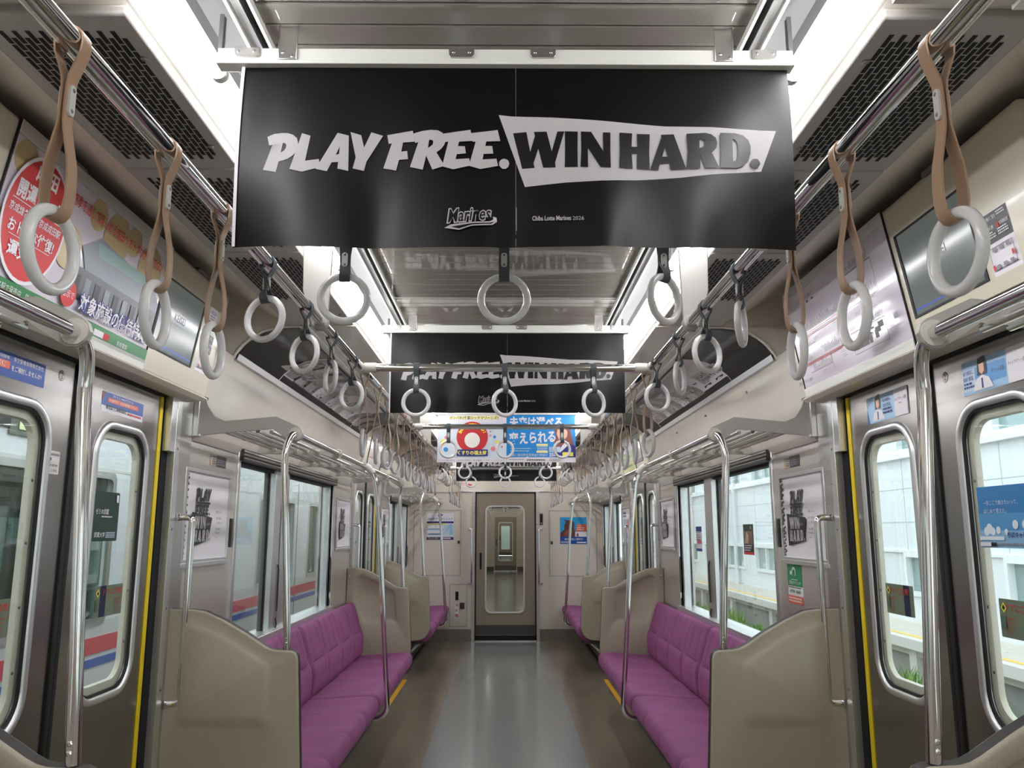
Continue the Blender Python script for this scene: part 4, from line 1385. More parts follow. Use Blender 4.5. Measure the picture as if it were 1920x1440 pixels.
H = ARL[-1]
def cove_poster(s, ya, yb, label, start=.62, end=.62):
    L = yb - ya
    P = Print(.0004)
    r = random.Random(int(ya * 10) + s)
    left = s < 0
    P.rect(start, 0, L - end, .05, PAPER)
    P.rect(start, .05, L - end, H * .96, PHLIGHT)
    n = int((L - start - end) / .16)
    for i in range(n):
        u0 = start + .02 + i * .16
        P.rect(u0, .05, u0 + .145, H * .94, (PHGREY, PHMID, PHGREY, PHLIGHT)[i % 4])
        for k in range(26):
            a = u0 + r.uniform(.0, .115); b = r.uniform(.055, H * .86)
            w, h = r.uniform(.012, .05), r.uniform(.006, .03)
            pts = [(min(a + w * r.uniform(0, 1), u0 + .145), b + h * r.uniform(-.3, 1)) for _ in range(5)]
            cxm = sum(p[0] for p in pts) / 5; cym = sum(p[1] for p in pts) / 5
            pts.sort(key=lambda p: math.atan2(p[1] - cym, p[0] - cxm))
            P.poly(pts, r.choice((PHDARK, PHDARK, PHMID, PHLIGHT, PHGREY)))
    uu = .14 if left else L - .60
    P.poly([(uu, H * .50), (uu + .10, H * .95), (uu + .46, H * .86), (uu + .40, H * .48)], WHITEINK)
    P.text('PLAY FREE.', uu + .08, H * .70, w=.32, h=H * .14, m=BLACKINK, bold=.03, shear=.25)
    P.text('WIN HARD.', uu + .06, H * .54, w=.34, h=H * .14, m=BLACKINK, bold=.04)
    o = P.build('cove_poster', covefn(s, ya if left else yb), maxlen=.045, smooth=60, base=(0, 0, L, H * .985, .0004, BLACKPAPER))
    tag(o, label, 'poster', 'curved cove posters')
for s in (-1, 1):
    cove_poster(s, 3.42, 6.56, 'long curved black and white photo poster in the %s ceiling cove above the long bench' % SIDE[s])
    cove_poster(s, 8.64, 10.9, 'curved grey photo poster in the %s ceiling cove near the end wall' % SIDE[s], .12, .12)

# ================================================================== FRAMED WALL POSTERS
def frame_poster(s, ya, label, kind='bw', z0=1.275, w=.545, h=.380):
    yl = ya if s < 0 else ya + w
    f = wallfn(s, yl, z0, W - .002)
    fr = MB()
    fr.plate(rrect(0, w, 0, h, .004, 2), [rrect(.014, w - .014, .014, h - .014, .002, 2)], lambda u, v, d: f(u, v, d), .012, ALU)
    fr.box(*((lambda a, b: (min(a[0], b[0]), max(a[0], b[0]), min(a[1], b[1]), max(a[1], b[1]), min(a[2], b[2]), max(a[2], b[2])))(f(0, -.016, 0), f(w, 0.002, .016))), ALU)
    root = fr.build('wall_poster', bevel=.002)
    tag(root, label, 'poster', 'framed wall posters')
    P = Print(.0003)
    if kind == 'bw':
        r = random.Random(9)
        v = .016
        while v < h - .02:                       # zigzag strip at the left edge
            P.poly([(.016, v), (.030 + r.uniform(0, .02), v + .004), (.022 + r.uniform(0, .012), v + .014), (.052, v + .022), (.046, v + .030), (.018, v + .020)], BLACKINK)
            v += r.uniform(.022, .034)
        def gm(n, sx, sy, ox, oy, m, off=(0, 0), sq=.86):
            o, hh = gl(n)
            cx_ = (min(p[0] for p in o) + max(p[0] for p in o)) / 2
            t = lambda L: [((cx_ + (p[0] - cx_) * sq - off[0]) * sx + ox, (p[1] - off[1]) * sy + oy) for p in L]
            P.poly(t(o), m, [t(hh)] if hh else None)
        for n in 'PLAY': gm(n, .79, .75, .130, .247, BLACKINK, (-.469, .145))
        for n in ('F', 'R', 'E', 'E2', 'dot'): gm(n, .70, .60, .128, .192, BLACKINK, (-.247, .150))
        P.rect(.134, .2395, .288, .248, BLACKINK)
        P.poly([(.090, .205), (.322, .184), (.290, .088), (.096, .064)], BLACKINK)
        for n in 'WIN': gm(n, .72, .70, .118, .135, WHITEINK, (-.005, .150))
        for n in ('H', 'A2', 'R2', 'D', 'dot2'): gm(n, .70, .67, .104, .082, WHITEINK, (.172, .148))
        P.text('Marines', .252, .148, w=.04, h=.014, m=WHITEINK, shear=.3, rot=.15)
        P.text('野球は、もっと', .36, .205, w=.07, h=.010, m=BLACKINK)
        P.text('自由で面白い。', .36, .178, w=.075, h=.010, m=BLACKINK); P.text('さあ、勝ちにいこう。', .36, .158, w=.095, h=.010, m=BLACKINK)
        P.text('PLAY FREE.', .36, .132, w=.055, h=.009, m=BLACKINK); P.text('WIN HARD.', .36, .116, w=.053, h=.009, m=BLACKINK)
        P.rect(.36, .10, .39, .1015, RED)
    else:
        P.lines(.06, .31, .3, 2, .03, .018, NAVY); P.rect(.10, .12, .28, .26, PALEB); P.lines(.06, .10, .4, 3, .02, .01, GREYINK); P.circle(.4, .2, .05, PINK)
    P.build('poster_sheet', lambda u, v, d: f(u, v, d + .004), root, base=(.010, .010, w - .010, h - .010, .002, PAPER))
    return root
frame_poster(-1, 3.25, 'framed white PLAY FREE WIN HARD poster on the left wall beside the first window')
frame_poster(1, 3.25, 'framed white PLAY FREE WIN HARD poster on the right wall above the green sticker')
frame_poster(-1, 6.22, 'framed white poster on the left wall between big window and farther door')
frame_poster(1, 6.22, 'framed white poster on the right wall between big window and farther door')
frame_poster(-1, 8.44, 'framed white poster on the left wall past the farther door')
frame_poster(1, 8.44, 'framed pale poster with blue print on the right wall past the farther door', 'x')

def sheet(name, f, w, h, bg_, label, cat='sticker', group=None, draw=None, r=0, th=.0008):
    P = Print(.00025)
    if draw: draw(P)
    if r:
        q = MB()
        q.plate(rrect(0, w, 0, h, r, 4), None, lambda u, v, d: f(u, v, -th + d), th, bg_)
        o0 = P.build(name, f)
        # body and print are one object
        me = o0.data
        mb = MB()
        mats = list(me.materials)
        mb.v, mb.f, mb.m, mb.mats = list(q.v), list(q.f), list(q.m), list(q.mats)
        for mm in mats: mb.mi(mm)
        off = len(mb.v)
        mb.v += [tuple(v.co) for v in me.vertices]
        for p in me.polygons:
            mb.f.append([off + i for i in p.vertices]); mb.m.append(mb.mi(mats[p.material_index]))
        bpy.data.objects.remove(o0)
        o = mb.build(name, smooth=0)
    else:
        o = P.build(name, f, base=(0, 0, w, h, th, bg_))
    return tag(o, label, cat, group)

# ---- header posters, screens, stickers
LILAC = mat('paper_lilac_white', 'DAD2DC', .12, coat=.6)
GOLD = mat('print_dull_gold', 'BBA67A', .3)
LEAF = mat('print_green', '2E7D46', .3)
ROOFD = mat('print_slate', '4C5058', .3); ROOFM = mat('print_slate_light', '7D828C', .3)
SCREEN = emit('screen_grey', '565B58', .55)
SCREEN.node_tree.nodes['Principled BSDF'].inputs['Roughness'].default_value = 0.12
BLUEL = mat('screen_blue_line', '2F4FB0', .3)
def header_poster(s, ya, w, label, draw, bgm=LILAC):
    z0 = 1.945
    h = .375
    yl = ya if s < 0 else ya + w
    f = hdrfn(s, yl, z0)
    root = empty('header_poster', f(w / 2, 0, 0), label, 'poster', 'posters over the doors')
    o = root.location
    fl = lambda u, v, d: tuple(Vector(f(u, v, d)) - o)
    m = MB()
    m.plate([(-.004, h - .004), (w + .004, h - .004), (w + .004, h + .030), (-.004, h + .030)], None, lambda u, v, d: fl(u, v, d), .008, ALU)
    m.plate([(-.004, -.022), (w + .004, -.022), (w + .004, .012), (-.004, .012)], None, lambda u, v, d: fl(u, v, d), .009, TRIMWHITE)
    m.plate([(-.008, -.02), (-.002, -.02), (-.002, h + .03), (-.008, h + .03)], None, lambda u, v, d: fl(u, v, d), .006, DARK)
    m.plate([(w + .002, -.02), (w + .008, -.02), (w + .008, h + .03), (w + .002, h + .03)], None, lambda u, v, d: fl(u, v, d), .006, DARK)
    m.build('poster_rail', root, bevel=.002)
    P = Print(.00025)
    draw(P, w, h)
    P.build('poster_sheet', lambda u, v, d: fl(u, v, d + .003), root, base=(0, 0, w, h, .002, bgm))
    return root
def temple(P, w, h):
    r = random.Random(2)
    for u, v, a in ((.05, .33, .05), (.12, .30, .06), (.20, .25, .07), (.03, .17, .06), (.40, .33, .07), (.52, .30, .08), (.62, .33, .07), (.75, .28, .08), (.85, .31, .06), (.30, .20, .06), (.02, .09, .05)):
        a = min(a, u if u - a < 0 else a, w - u if u + a > w else a, h - v if v + a > h else a)
        if a > .01: P.circle(u, v, a, GOLD, 18)
    P.poly([(.36, .225), (.44, .275), (.80, .245), (.86, .20), (.86, .15), (.40, .17)], ROOFM)
    P.poly([(.43, .262), (.74, .258), (.80, .225), (.45, .225)], mat('print_copper_green', '7FA09A', .3))
    P.rect(.34, .085, .86, .17, ROOFD)
    for i in range(9): P.rect(.36 + i * .055, .095, .39 + i * .055, .15, ROOFM if i % 2 else BLACKINK)
    P.rect(0, 0, w, .045, LEAF)
    P.text('京成線各駅で発売中　詳しくはホームページでご確認ください。', .02, .016, w=.45, h=.019, m=PAPER)
    P.rect(.52, .014, .575, .032, PAPER); P.rect(.575, .014, .61, .032, RED); P.text('京成電鉄', .66, .013, h=.016, m=PAPER)
    E = [(.135 + .128 * math.cos(a), .205 + .160 * math.sin(a)) for a in [2 * PI * i / 32 for i in range(32)]]
    P.poly(E, PAPER)
    P.poly([(.135 + (x - .135) * .94, .205 + (y - .205) * .94) for x, y in E], RED)
    P.text('成田', .135, .295, h=.048, m=PAPER, bold=.03, align='C')
    P.text('開運きっぷ', .135, .235, w=.19, h=.046, m=PAPER, bold=.03, align='C')
    P.rect(.03, .229, .24, .231, PAPER)
    P.text('京成線各駅⇔京成成田駅', .135, .198, w=.215, h=.022, m=PAPER, align='C', bold=.01)
    P.text('おトクな往復!', .135, .152, w=.19, h=.034, m=PAPER, bold=.02, align='C')
    P.rect(.05, .146, .22, .1475, PAPER)
    P.text('運気', .06, .098, h=.040, m=PAPER, bold=.03)
    P.circle(.175, .10, .018, GOLD, 12)
    P.text('四季を通して楽しめる成田へ おトクなきっぷでGO!', .25, .305, w=.56, h=.034, m=RED, bold=.012, rot=-.02)
    P.circle(.345, .085, .036, RED, 20); P.text('呈示で', .345, .074, w=.055, h=.020, m=PAPER, align='C')
    P.text('対象施設の優待特典!!', .40, .052, w=.44, h=.060, m=NAVY, bold=.075)
    P.text('対象施設の優待特典!!', .405, .056, w=.43, h=.052, m=PAPER, bold=.012)
def routemap(P, w, h):
    r = random.Random(5)
    LN = mat('map_black_line', '2E2A30', .3)
    PUR = mat('map_red_line', 'C8504A', .3); BL = mat('map_blue_line', '4A5FA8', .3)
    def hl(u0, u1, v, t, m): P.rect(u0, v, u1, v + t, m)
    def vl(u, v0, v1, t, m): P.rect(u, v0, u + t, v1, m)
    P.text('路線図 ご案内', .14, .33, w=.12, h=.012, m=LN)
    for i, m in enumerate((PUR, BL, LN)): P.rect(.15 + i * .05, .312, .17 + i * .05, .320, m)
    for v, m in ((.205, PUR), (.199, BL), (.193, PUR)): hl(.05, .50, v, .0035, m)
    hl(.04, .46, .096, .0035, PUR); hl(.04, .40, .090, .0035, PUR)
    for u0, v0, L in ((.05, .211, .44), (.06, .101, .12), (.30, .101, .14), (.55, .196, .25), (.20, .05, .18), (.62, .29, .18)):
        u = u0
        while u < u0 + L:
            vl(u, v0, v0 + r.uniform(.012, .034), .0028, LN); u += .0085
    hl(.03, .12, .300, .002, LN); vl(.12, .235, .300, .002, LN)
    hl(.50, .82, .18, .002, LN); vl(.82, .18, .30, .002, LN); hl(.62, .82, .285, .003, LN)
    hl(.16, .30, .145, .002, LN); vl(.16, .11, .145, .002, LN); vl(.40, .02, .09, .002, LN); hl(.20, .40, .045, .002, LN)
    for v in (.03, .10): hl(.58, .82, v, .0018, LN)
    vl(.58, .03, .10, .0018, LN); vl(.82, .03, .10, .0018, LN); P.rect(.70, .105, .76, .125, GREYINK); P.rect(.77, .105, .82, .125, PAPER)
    for i in range(14): P.rect(.60 + r.random() * .2, .04 + r.random() * .05, .605 + r.random() * .21, .046 + r.random() * .05, LN)
    P.rect(.05, .052, .08, .066, PUR); P.text('京成線 のりかえ案内', .07, .018, w=.14, h=.014, m=LN, bold=.01)
    for i in range(40):
        u, v = r.uniform(.03, .8), r.uniform(.02, .33)
        P.lines(u, v, u + .04, 2, .006, .0025, GREYINK)
def screen(s, ya, label, z0=2.005, w=.365, h=.252):
    yl = ya if s < 0 else ya + w
    f = hdrfn(s, yl, z0)
    root = empty('display_screen', f(w / 2, 0, 0), label, 'screen', 'information screens over the doors')
    o = root.location
    fl = lambda u, v, d: tuple(Vector(f(u, v, d)) - o)
    m = MB(); m.plate([(0, 0), (w, 0), (w, h), (0, h)], [[(.012, .006), (w - .012, .006), (w - .012, h - .006), (.012, h - .006)]], fl, .003, DARK); m.build('bezel', root)
    P = Print(.0002)
    P.rect(.013, .018, w - .013, .024, BLUEL)
    P.text('KEISEI', w / 2, h * .50, h=.026, m=GREYINK, align='C', res=3)
    P.rect(w * .3, h * .45, w * .7, h * .453, GREYINK)
    P.build('display', lambda u, v, d: fl(u, v, d + .001), root, base=(.012, .006, w - .012, h - .006, .001, SCREEN))
def equip(P):
    P.rect(0, .078, .108, .150, BLACKINK)
    P.text('非常設備のご案内', .006, .132, w=.055, h=.011, m=PAPER); P.lines(.066, .142, .10, 2, .006, .003, PAPER)
    P.rect(.006, .108, .014, .120, RED); P.text('消火器', .017, .110, h=.009, m=PAPER)
    P.rect(.058, .108, .066, .120, RED); P.text('非常通報装置', .069, .110, w=.034, h=.009, m=PAPER)
    P.lines(.006, .102, .05, 3, .006, .003, PAPER); P.lines(.058, .102, .10, 3, .006, .003, PAPER)
    for v in (.012, .066): P.rect(.008, v, .100, v + .0015, BLACKINK)
    P.rect(.008, .012, .0095, .067, BLACKINK); P.rect(.0985, .012, .100, .067, BLACKINK)
    for i in range(3):
        P.rect(.022 + i * .027, .014, .036 + i * .027, .024, GREYINK); P.rect(.022 + i * .027, .056, .036 + i * .027, .065, GREYINK)
    P.rect(.010, .014, .019, .026, RED); P.rect(.090, .030, .099, .042, RED)
header_poster(-1, 1.76, .865, 'ticket poster with a red disc, gold clouds and a temple over the left door', temple)
screen(-1, 2.637, 'grey information screen over the nearer left door, behind a tan strap')
sheet('equipment_sticker', hdrfn(-1, 3.045, 2.008), .108, .152, PAPER, 'small emergency equipment sticker beside the screen over the nearer left door', group='emergency equipment stickers', draw=equip, r=.004)
def jp(P):
    P.text('KEISEI', .01, .045, w=.055, h=.014, m=NAVY); P.lines(.01, .034, .07, 3, .01, .005, GREYINK)
sheet('notice_sticker', hdrfn(-1, 3.06, 2.19), .075, .07, PAPER, 'small white notice above the equipment sticker over the nearer left door', draw=jp)
header_poster(1, 2.305, .865, 'pale lilac railway route map poster over the nearer right door', routemap)
screen(1, 1.905, 'grey information screen over the nearer right door, behind a white ring')
sheet('equipment_sticker', hdrfn(1, 1.883, 2.005), .108, .152, PAPER, 'small emergency equipment sticker at the right edge of view over the right door', group='emergency equipment stickers', draw=equip, r=.004)
header_poster(-1, 6.98, .70, 'pale lilac route map poster over the farther left door', routemap)
screen(-1, 7.71, 'grey information screen over the farther left door')
header_poster(1, 7.40, .80, 'yellow green poster over the farther right door', lambda P, w, h: (P.rect(.03, .2, w - .03, .34, PAPER), P.lines(.05, .18, w - .1, 4, .04, .02, LEAF)), mat('print_lime', 'C9CE8E', .25))
screen(1, 7.00, 'grey information screen over the farther right door')
for s in (-1, 1):
    sheet('equipment_sticker', hdrfn(s, (8.12 if s < 0 else 6.985), 2.005), .108, .152, PAPER, 'small emergency equipment sticker over the farther %s door' % SIDE[s], group='emergency equipment stickers', draw=equip, r=.004)

# ---- stickers on door leaves
XD = W + .0145
c = DC[0]
def guard1(P):
    P.rect(0, 0, .30, .065, mat('print_royal', '1C4A9C', .35))
    P.poly([(.0, 0), (.06, 0), (.02, .03), (0, .035)], PALEB)
    P.text('青空警備保障株式会社', .15, .045, w=.14, h=.013, m=PAPER)
    P.text('夜間に歩く巡回警備', .02, .047, w=.11, h=.009, m=PAPER)
    P.rect(.02, .022, .135, .042, mat('print_orange', 'E0623C', .4), .003); P.text('巡回警備', .03, .025, w=.09, h=.014, m=PAPER, bold=.02)
    P.text('をご検討しませんか?', .142, .019, w=.14, h=.016, m=PAPER, bold=.015)
sheet('door_sticker', wallfn(-1, c - .485, 1.795, XD), .30, .065, PAPER, 'blue advertising sticker above the window of the nearer left door leaf, left of the number', draw=guard1, group='advertising stickers on the doors')
def guard2(P):
    P.rect(0, .02, .30, .065, MATS['print_royal'])
    P.poly([(0, .03), (.025, .065), (0, .065)], HAIR); P.text('月々2,980円から', .07, .052, w=.15, h=.009, m=PAPER)
    P.rect(.04, .034, .26, .049, MATS['print_orange'], .002); P.text('お留守番 巡回警備 プラン', .05, .037, w=.2, h=.009, m=PAPER, bold=.01)
    P.text('青空警備保障株式会社', .03, .010, w=.14, h=.015, m=BLACKINK, bold=.02); P.lines(.18, .010, .29, 1, .01, .006, RED)
sheet('door_sticker', wallfn(-1, c + .145, 1.782, XD), .30, .065, PAPER, 'blue and white advertising sticker above the window of the left door leaf behind the pole', draw=guard2, group='advertising stickers on the doors')
SILVER = mat('number_plate_silver', 'A9A49E', .35, .4)
for s in (-1, 1):
    def num(P):
        P.circle(.016, .016, .0155, BLACKINK, 24); P.circle(.016, .016, .0145, SILVER, 24); P.text('2', .016, .007, h=.018, m=BLACKINK, align='C', res=3)
    sheet('door_number_sticker', wallfn(s, (c - .115 if s < 0 else c - .078), 1.832, XD), .032, .032, SILVER, 'small round number 2 sticker on the nearer %s door' % SIDE[s], draw=num, r=.0158)
    def lab(P):
        P.rect(.003, .052, .055, .059, GREYINK); P.rect(.004, .038, .055, .046, PAPER); P.rect(.008, .038, .014, .046, BLACKINK); P.lines(.01, .022, .05, 1, .01, .006, GREYINK, 0); P.text('この車両', .01, .006, w=.036, h=.008, m=BLACKINK)
    sheet('door_label', wallfn(s, (c - .125 if s < 0 else c + .065), 1.562, XD), .058, .066, mat('label_white', 'D9D5CF', .35), 'small white information label beside the black door edge on the %s' % SIDE[s], draw=lab, r=.004)
def girl(P, u):
    P.poly([(u - .02, .07), (u - .015, .092), (u + .015, .096), (u + .024, .07), (u + .022, .045), (u - .022, .045)], mat('print_black_hair', '251F22', .4))
    P.poly([(u - .012, .075), (u + .012, .077), (u + .012, .055), (u, .046), (u - .011, .055)], SKIN)
    P.poly([(u - .045, .005), (u - .03, .035), (u, .045), (u + .03, .035), (u + .05, .005)], PAPER); P.rect(u - .004, .008, u + .004, .036, NAVY)
def career1(P):
    P.rect(0, 0, .21, .092, mat('print_light_blue', '9CC2E0', .35)); P.rect(0, .01, .06, .07, PALEB); P.rect(.06, .02, .20, .07, mat('print_mid_blue', '5C9AD2', .35), .006)
    P.text('会う会社に、', .004, .055, w=.05, h=.013, m=NAVY, bold=.02); P.text('出会う就活。', .004, .038, w=.05, h=.013, m=NAVY, bold=.02); P.lines(.005, .028, .055, 2, .01, .006, NAVY)
    girl(P, .095); P.text('チケット就職', .14, .04, w=.055, h=.013, m=BLACKINK)
    P.rect(.21, 0, .30, .092, PAPER); P.text('キャリアチケット就職', .215, .045, w=.075, h=.011, m=BLACKINK)
sheet('door_sticker', wallfn(1, c - .185, 1.775, XD), .30, .092, PAPER, 'pale blue sticker with a woman above the window at the right edge of view', draw=career1, group='advertising stickers on the doors')
def career2(P):
    P.rect(0, 0, .21, .092, MATS['print_light_blue']); P.poly([(0, 0), (.02, 0), (.004, .05), (0, .05)], mat('print_royal', '1C4A9C', .35))
    P.text('キャリア', .008, .052, w=.055, h=.022, m=BLACKINK, rot=.5); girl(P, .085)
    P.text('会う会社に、', .125, .062, w=.06, h=.013, m=NAVY, bold=.02); P.text('出会う就活。', .125, .044, w=.06, h=.013, m=NAVY, bold=.02); P.lines(.125, .034, .19, 2, .012, .007, NAVY)
    P.rect(.21, 0, .30, .092, PAPER); P.text('キャリアチケット就職', .214, .050, w=.078, h=.012, m=BLACKINK, bold=.01); P.lines(.24, .04, .27, 1, .01, .004, GREYINK)
sheet('door_sticker', wallfn(1, c + .435, 1.775, XD), .30, .092, PAPER, 'pale blue sticker with a woman on the right door leaf near the yellow edge', draw=career2, group='advertising stickers on the doors')

# ---- stickers on glass
XG = W + .021
DG = mat('print_deep_green', '12382A', .35)
def uni(P):
    P.text('ゼミの武蔵', .02, .085, w=.085, h=.018, m=PAPER, bold=.01); P.lines(.06, .076, .13, 1, .01, .004, PAPER, 0)
    P.text('武蔵大学', .02, .012, w=.07, h=.017, m=PAPER, bold=.01)
    for i in range(4): P.rect(.095, .011 + i * .005, .158, .0135 + i * .005, PALEB)
    P.rect(.150, .125, .166, .15, PAPER); 
sheet('glass_sticker', wallfn(-1, c + .165, 1.37, XG), .175, .158, DG, 'dark green university sticker on the glass of the left door behind the pole', draw=uni, group='stickers on the door glass', r=.008)
DOORRED = mat('print_door_red', 'B5382C', .4); OLIVE = mat('sticker_olive', '6C7A64', .35)
def care(P, flip):
    u = (lambda a: a)
    P.rect(.035, 0, .075, .098, mat('print_dark_navy', '15173F', .4)) if not flip else P.rect(.125, 0, .165, .098, mat('print_dark_navy', '15173F', .4))
    P.text('ドアにご注意!', .055 if not flip else .03, .066, w=.13, h=.022, m=DOORRED, bold=.02)
    P.poly([(.008, .075), (.02, .062), (.032, .075), (.02, .09)], YEL)
    P.poly([(.013, .075), (.02, .068), (.027, .075), (.02, .083)], BLACKINK)
    a = .13 if not flip else .02
    P.text('Be careful', a, .046, w=.045, h=.009, m=DOORRED); P.text('of the door', a, .035, w=.045, h=.009, m=DOORRED)
    P.text('小心关门', a + .005, .020, w=.035, h=.009, m=DOORRED); P.text('문 주의', a + .005, .008, w=.03, h=.008, m=DOORRED)
    P.rect(.006, .02, .028, .056, mat('print_sage', '55695A', .4))
for s in (-1, 1):
    for e in (-1, 1):
        cc = c + e * .32 + (-.09 if e * s > 0 else -.075)
        cc = c + e * .32 - .095
        y0 = cc if s < 0 else cc + .19
        if s > 0 and e < 0: y0 = c - .235
        sheet('glass_sticker', wallfn(s, y0, 1.13, XG), .19, .098, OLIVE, 'green door caution sticker low on the %s glass of the nearer %s door' % (('nearer', 'farther')[e > 0], SIDE[s]), draw=lambda P: care(P, s > 0), group='door caution stickers', r=.004)
def chiba(P):
    for i, col in enumerate(('2F7CB8', '4E93C6', '86B4D6')):
        P.rect(0, .0 if i == 2 else (.045 if i == 1 else .09), .215, (.045 if i == 2 else .09 if i == 1 else .162), mat('print_sky%d' % i, col, .35))
    for u, v, r in ((.03, .043, .012), (.045, .05, .014), (.06, .043, .011), (.085, .046, .010), (.16, .06, .012), (.2, .06, .012), (.12, .042, .008)): P.circle(u, v, r, mat('print_cloud', 'DDE8EE', .45), 12)
    P.text('一生ここで働きたいって、', .03, .112, w=.15, h=.012, m=PAPER); P.text('はじめて思えた。', .03, .090, w=.10, h=.012, m=PAPER)
    P.rect(.0, .020, .11, .030, mat('print_cloud', 'DDE8EE', .45)); P.text('ちば!キャリ', .125, .026, w=.075, h=.016, m=NAVY, bold=.02)
    P.rect(.0, .004, .05, .014, PAPER); P.rect(.05, .004, .075, .014, BLACKINK); P.lines(.08, .008, .2, 1, .01, .005, GREYINK, 0)
sheet('glass_sticker', wallfn(1, c - .185, 1.358, XG), .215, .162, MATS.get('print_sky0') or mat('print_sky0', '2F7CB8', .35), 'sky blue recruitment sticker with a curled corner on the right door glass', draw=chiba, group='stickers on the door glass', r=.008)
# window stickers on the right, notices on the walls
XW = W + .034
def nb(P):
    P.rect(0, .13, .165, .165, NAVY); P.rect(0, 0, .165, .018, NAVY); P.rect(.03, .05, .15, .075, PINK); P.lines(.01, .12, .15, 4, .015, .007, GREYINK)
sheet('glass_sticker', wallfn(1, 5.70, 1.27, XW), .165, .165, PAPER, 'narrow white and blue sticker on the rear pane of the right window', draw=nb, group='stickers on the window glass')
def brown(P):
    P.rect(.01, .055, .17, .125, mat('print_brown', '8C6A58', .4)); P.poly([(.02, .06), (.06, .12), (.10, .10), (.09, .06)], mat('print_cream', 'CDBBA0', .4)); P.rect(.01, .018, .17, .05, BLACKINK); P.rect(0, 0, .185, .014, RED); P.text('1個', .13, .135, h=.018, m=PAPER); P.lines(.02, .045, .16, 3, .012, .006, PAPER)
sheet('glass_sticker', wallfn(1, 4.565, 1.278, XW), .185, .162, mat('print_forest', '2A3A2C', .4), 'brown and dark green sticker on the front pane of the right window', draw=brown, group='stickers on the window glass')
def clinic(P):
    P.rect(0, .075, .185, .175, mat('print_clinic_green', '1E8A55', .35)); P.circle(.08, .135, .024, PAPER, 20); P.circle(.08, .131, .017, MATS['print_clinic_green'], 20); P.rect(.05, .112, .12, .120, MATS['print_clinic_green']); P.circle(.045, .132, .010, PAPER, 12)
    P.text('女性のクリニック', .02, .082, w=.145, h=.017, m=PAPER, bold=.015); P.lines(.05, .102, .13, 1, .01, .003, PAPER, 0)
    P.text('心療内科・精神科', .02, .045, w=.14, h=.015, m=LEAF, bold=.02); P.lines(.01, .068, .17, 1, .01, .004, BLACKINK, 0)
    P.rect(0, 0, .185, .034, mat('print_orange2', 'E2683E', .4)); P.lines(.01, .02, .17, 2, .012, .007, PAPER, .1)
sheet('wall_sticker', wallfn(1, 3.775, 1.088, W - .001), .185, .175, PAPER, 'green, white and orange clinic sticker under the right framed poster', draw=clinic, r=.006)
for s in (-1, 1):
    def warn(P):
        P.rect(0, 0, .03, .05, mat('label_wall_grey', 'B5ABA2', .4)); P.poly([(.004, .004), (.026, .004), (.015, .022)], mat('print_warn_orange', 'E8A020', .4)); P.lines(.032, .04, .068, 4, .01, .004, BLACKINK, .1)
        P.rect(.075, 0, .20, .05, BLACKINK); P.lines(.082, .04, .19, 4, .010, .004, GREYINK)
    sheet('warning_label', wallfn(s, (3.535 if s < 0 else 3.735), 1.682, W - .001), .20, .05, MATS.get('label_wall_grey') or mat('label_wall_grey', 'B5ABA2', .4), 'small black and orange warning label above the nearest framed poster on the %s' % SIDE[s], draw=warn)
    m = MB(); m.box(s * (W - .012), s * W, 3.83, 3.853, 1.33, 1.46, DARKGREY)
    for k in range(10): m.box(s * (W - .0125), s * (W - .0115), 3.833, 3.850, 1.335 + k * .0125, 1.341 + k * .0125, BLACKINK)
    tag(m.build('wall_vent', bevel=.001), 'narrow dark slotted strip between framed poster and window on the %s' % SIDE[s], 'vent')

# ---- end wall notices
def eye(P):
    P.rect(0, .0, .355, .035, NAVY); P.rect(0, .035, .355, .35, PAPER); P.rect(0, .06, .355, .20, PALEB); P.poly([(.23, .06), (.29, .20), (.33, .21), (.355, .06)], mat('print_light_blue', '9CC2E0', .35)); P.rect(0, .215, .355, .24, NAVY); P.rect(0, .195, .26, .213, YEL)
    P.text('浜松町アイクリニック', .012, .252, w=.33, h=.036, m=NAVY, bold=.01)
    P.poly([(.14, .315), (.175, .345), (.215, .325), (.20, .312), (.18, .298), (.155, .30)], mat('print_royal', '1C4A9C', .35)); P.circle(.18, .315, .013, PAPER, 14); P.circle(.182, .314, .009, NAVY, 12)
    P.text('近視矯正 白内障', .045, .197, w=.17, h=.014, m=NAVY); P.rect(.01, .15, .11, .185, PAPER, .006); P.rect(.125, .15, .225, .185, PAPER, .006); P.rect(.01, .085, .22, .115, PAPER); P.lines(.015, .135, .2, 1, .01, .006, NAVY); P.lines(.02, .075, .2, 2, .012, .006, NAVY)
    for i in range(4): P.rect(.235 + i * .018, .06, .245 + i * .018, .06 + .02 * (i + 1), PAPER)
    P.text('TEL 03-5405', .02, .010, h=.018, m=YEL); P.rect(.2, .012, .32, .026, PAPER, .004)
sheet('end_wall_poster', endfn(-1.045, 1.296, YE - .002), .355, .35, PAPER, 'blue and white eye clinic poster on the end wall, left of the gangway door', 'poster', 'end wall posters', eye, r=.006)
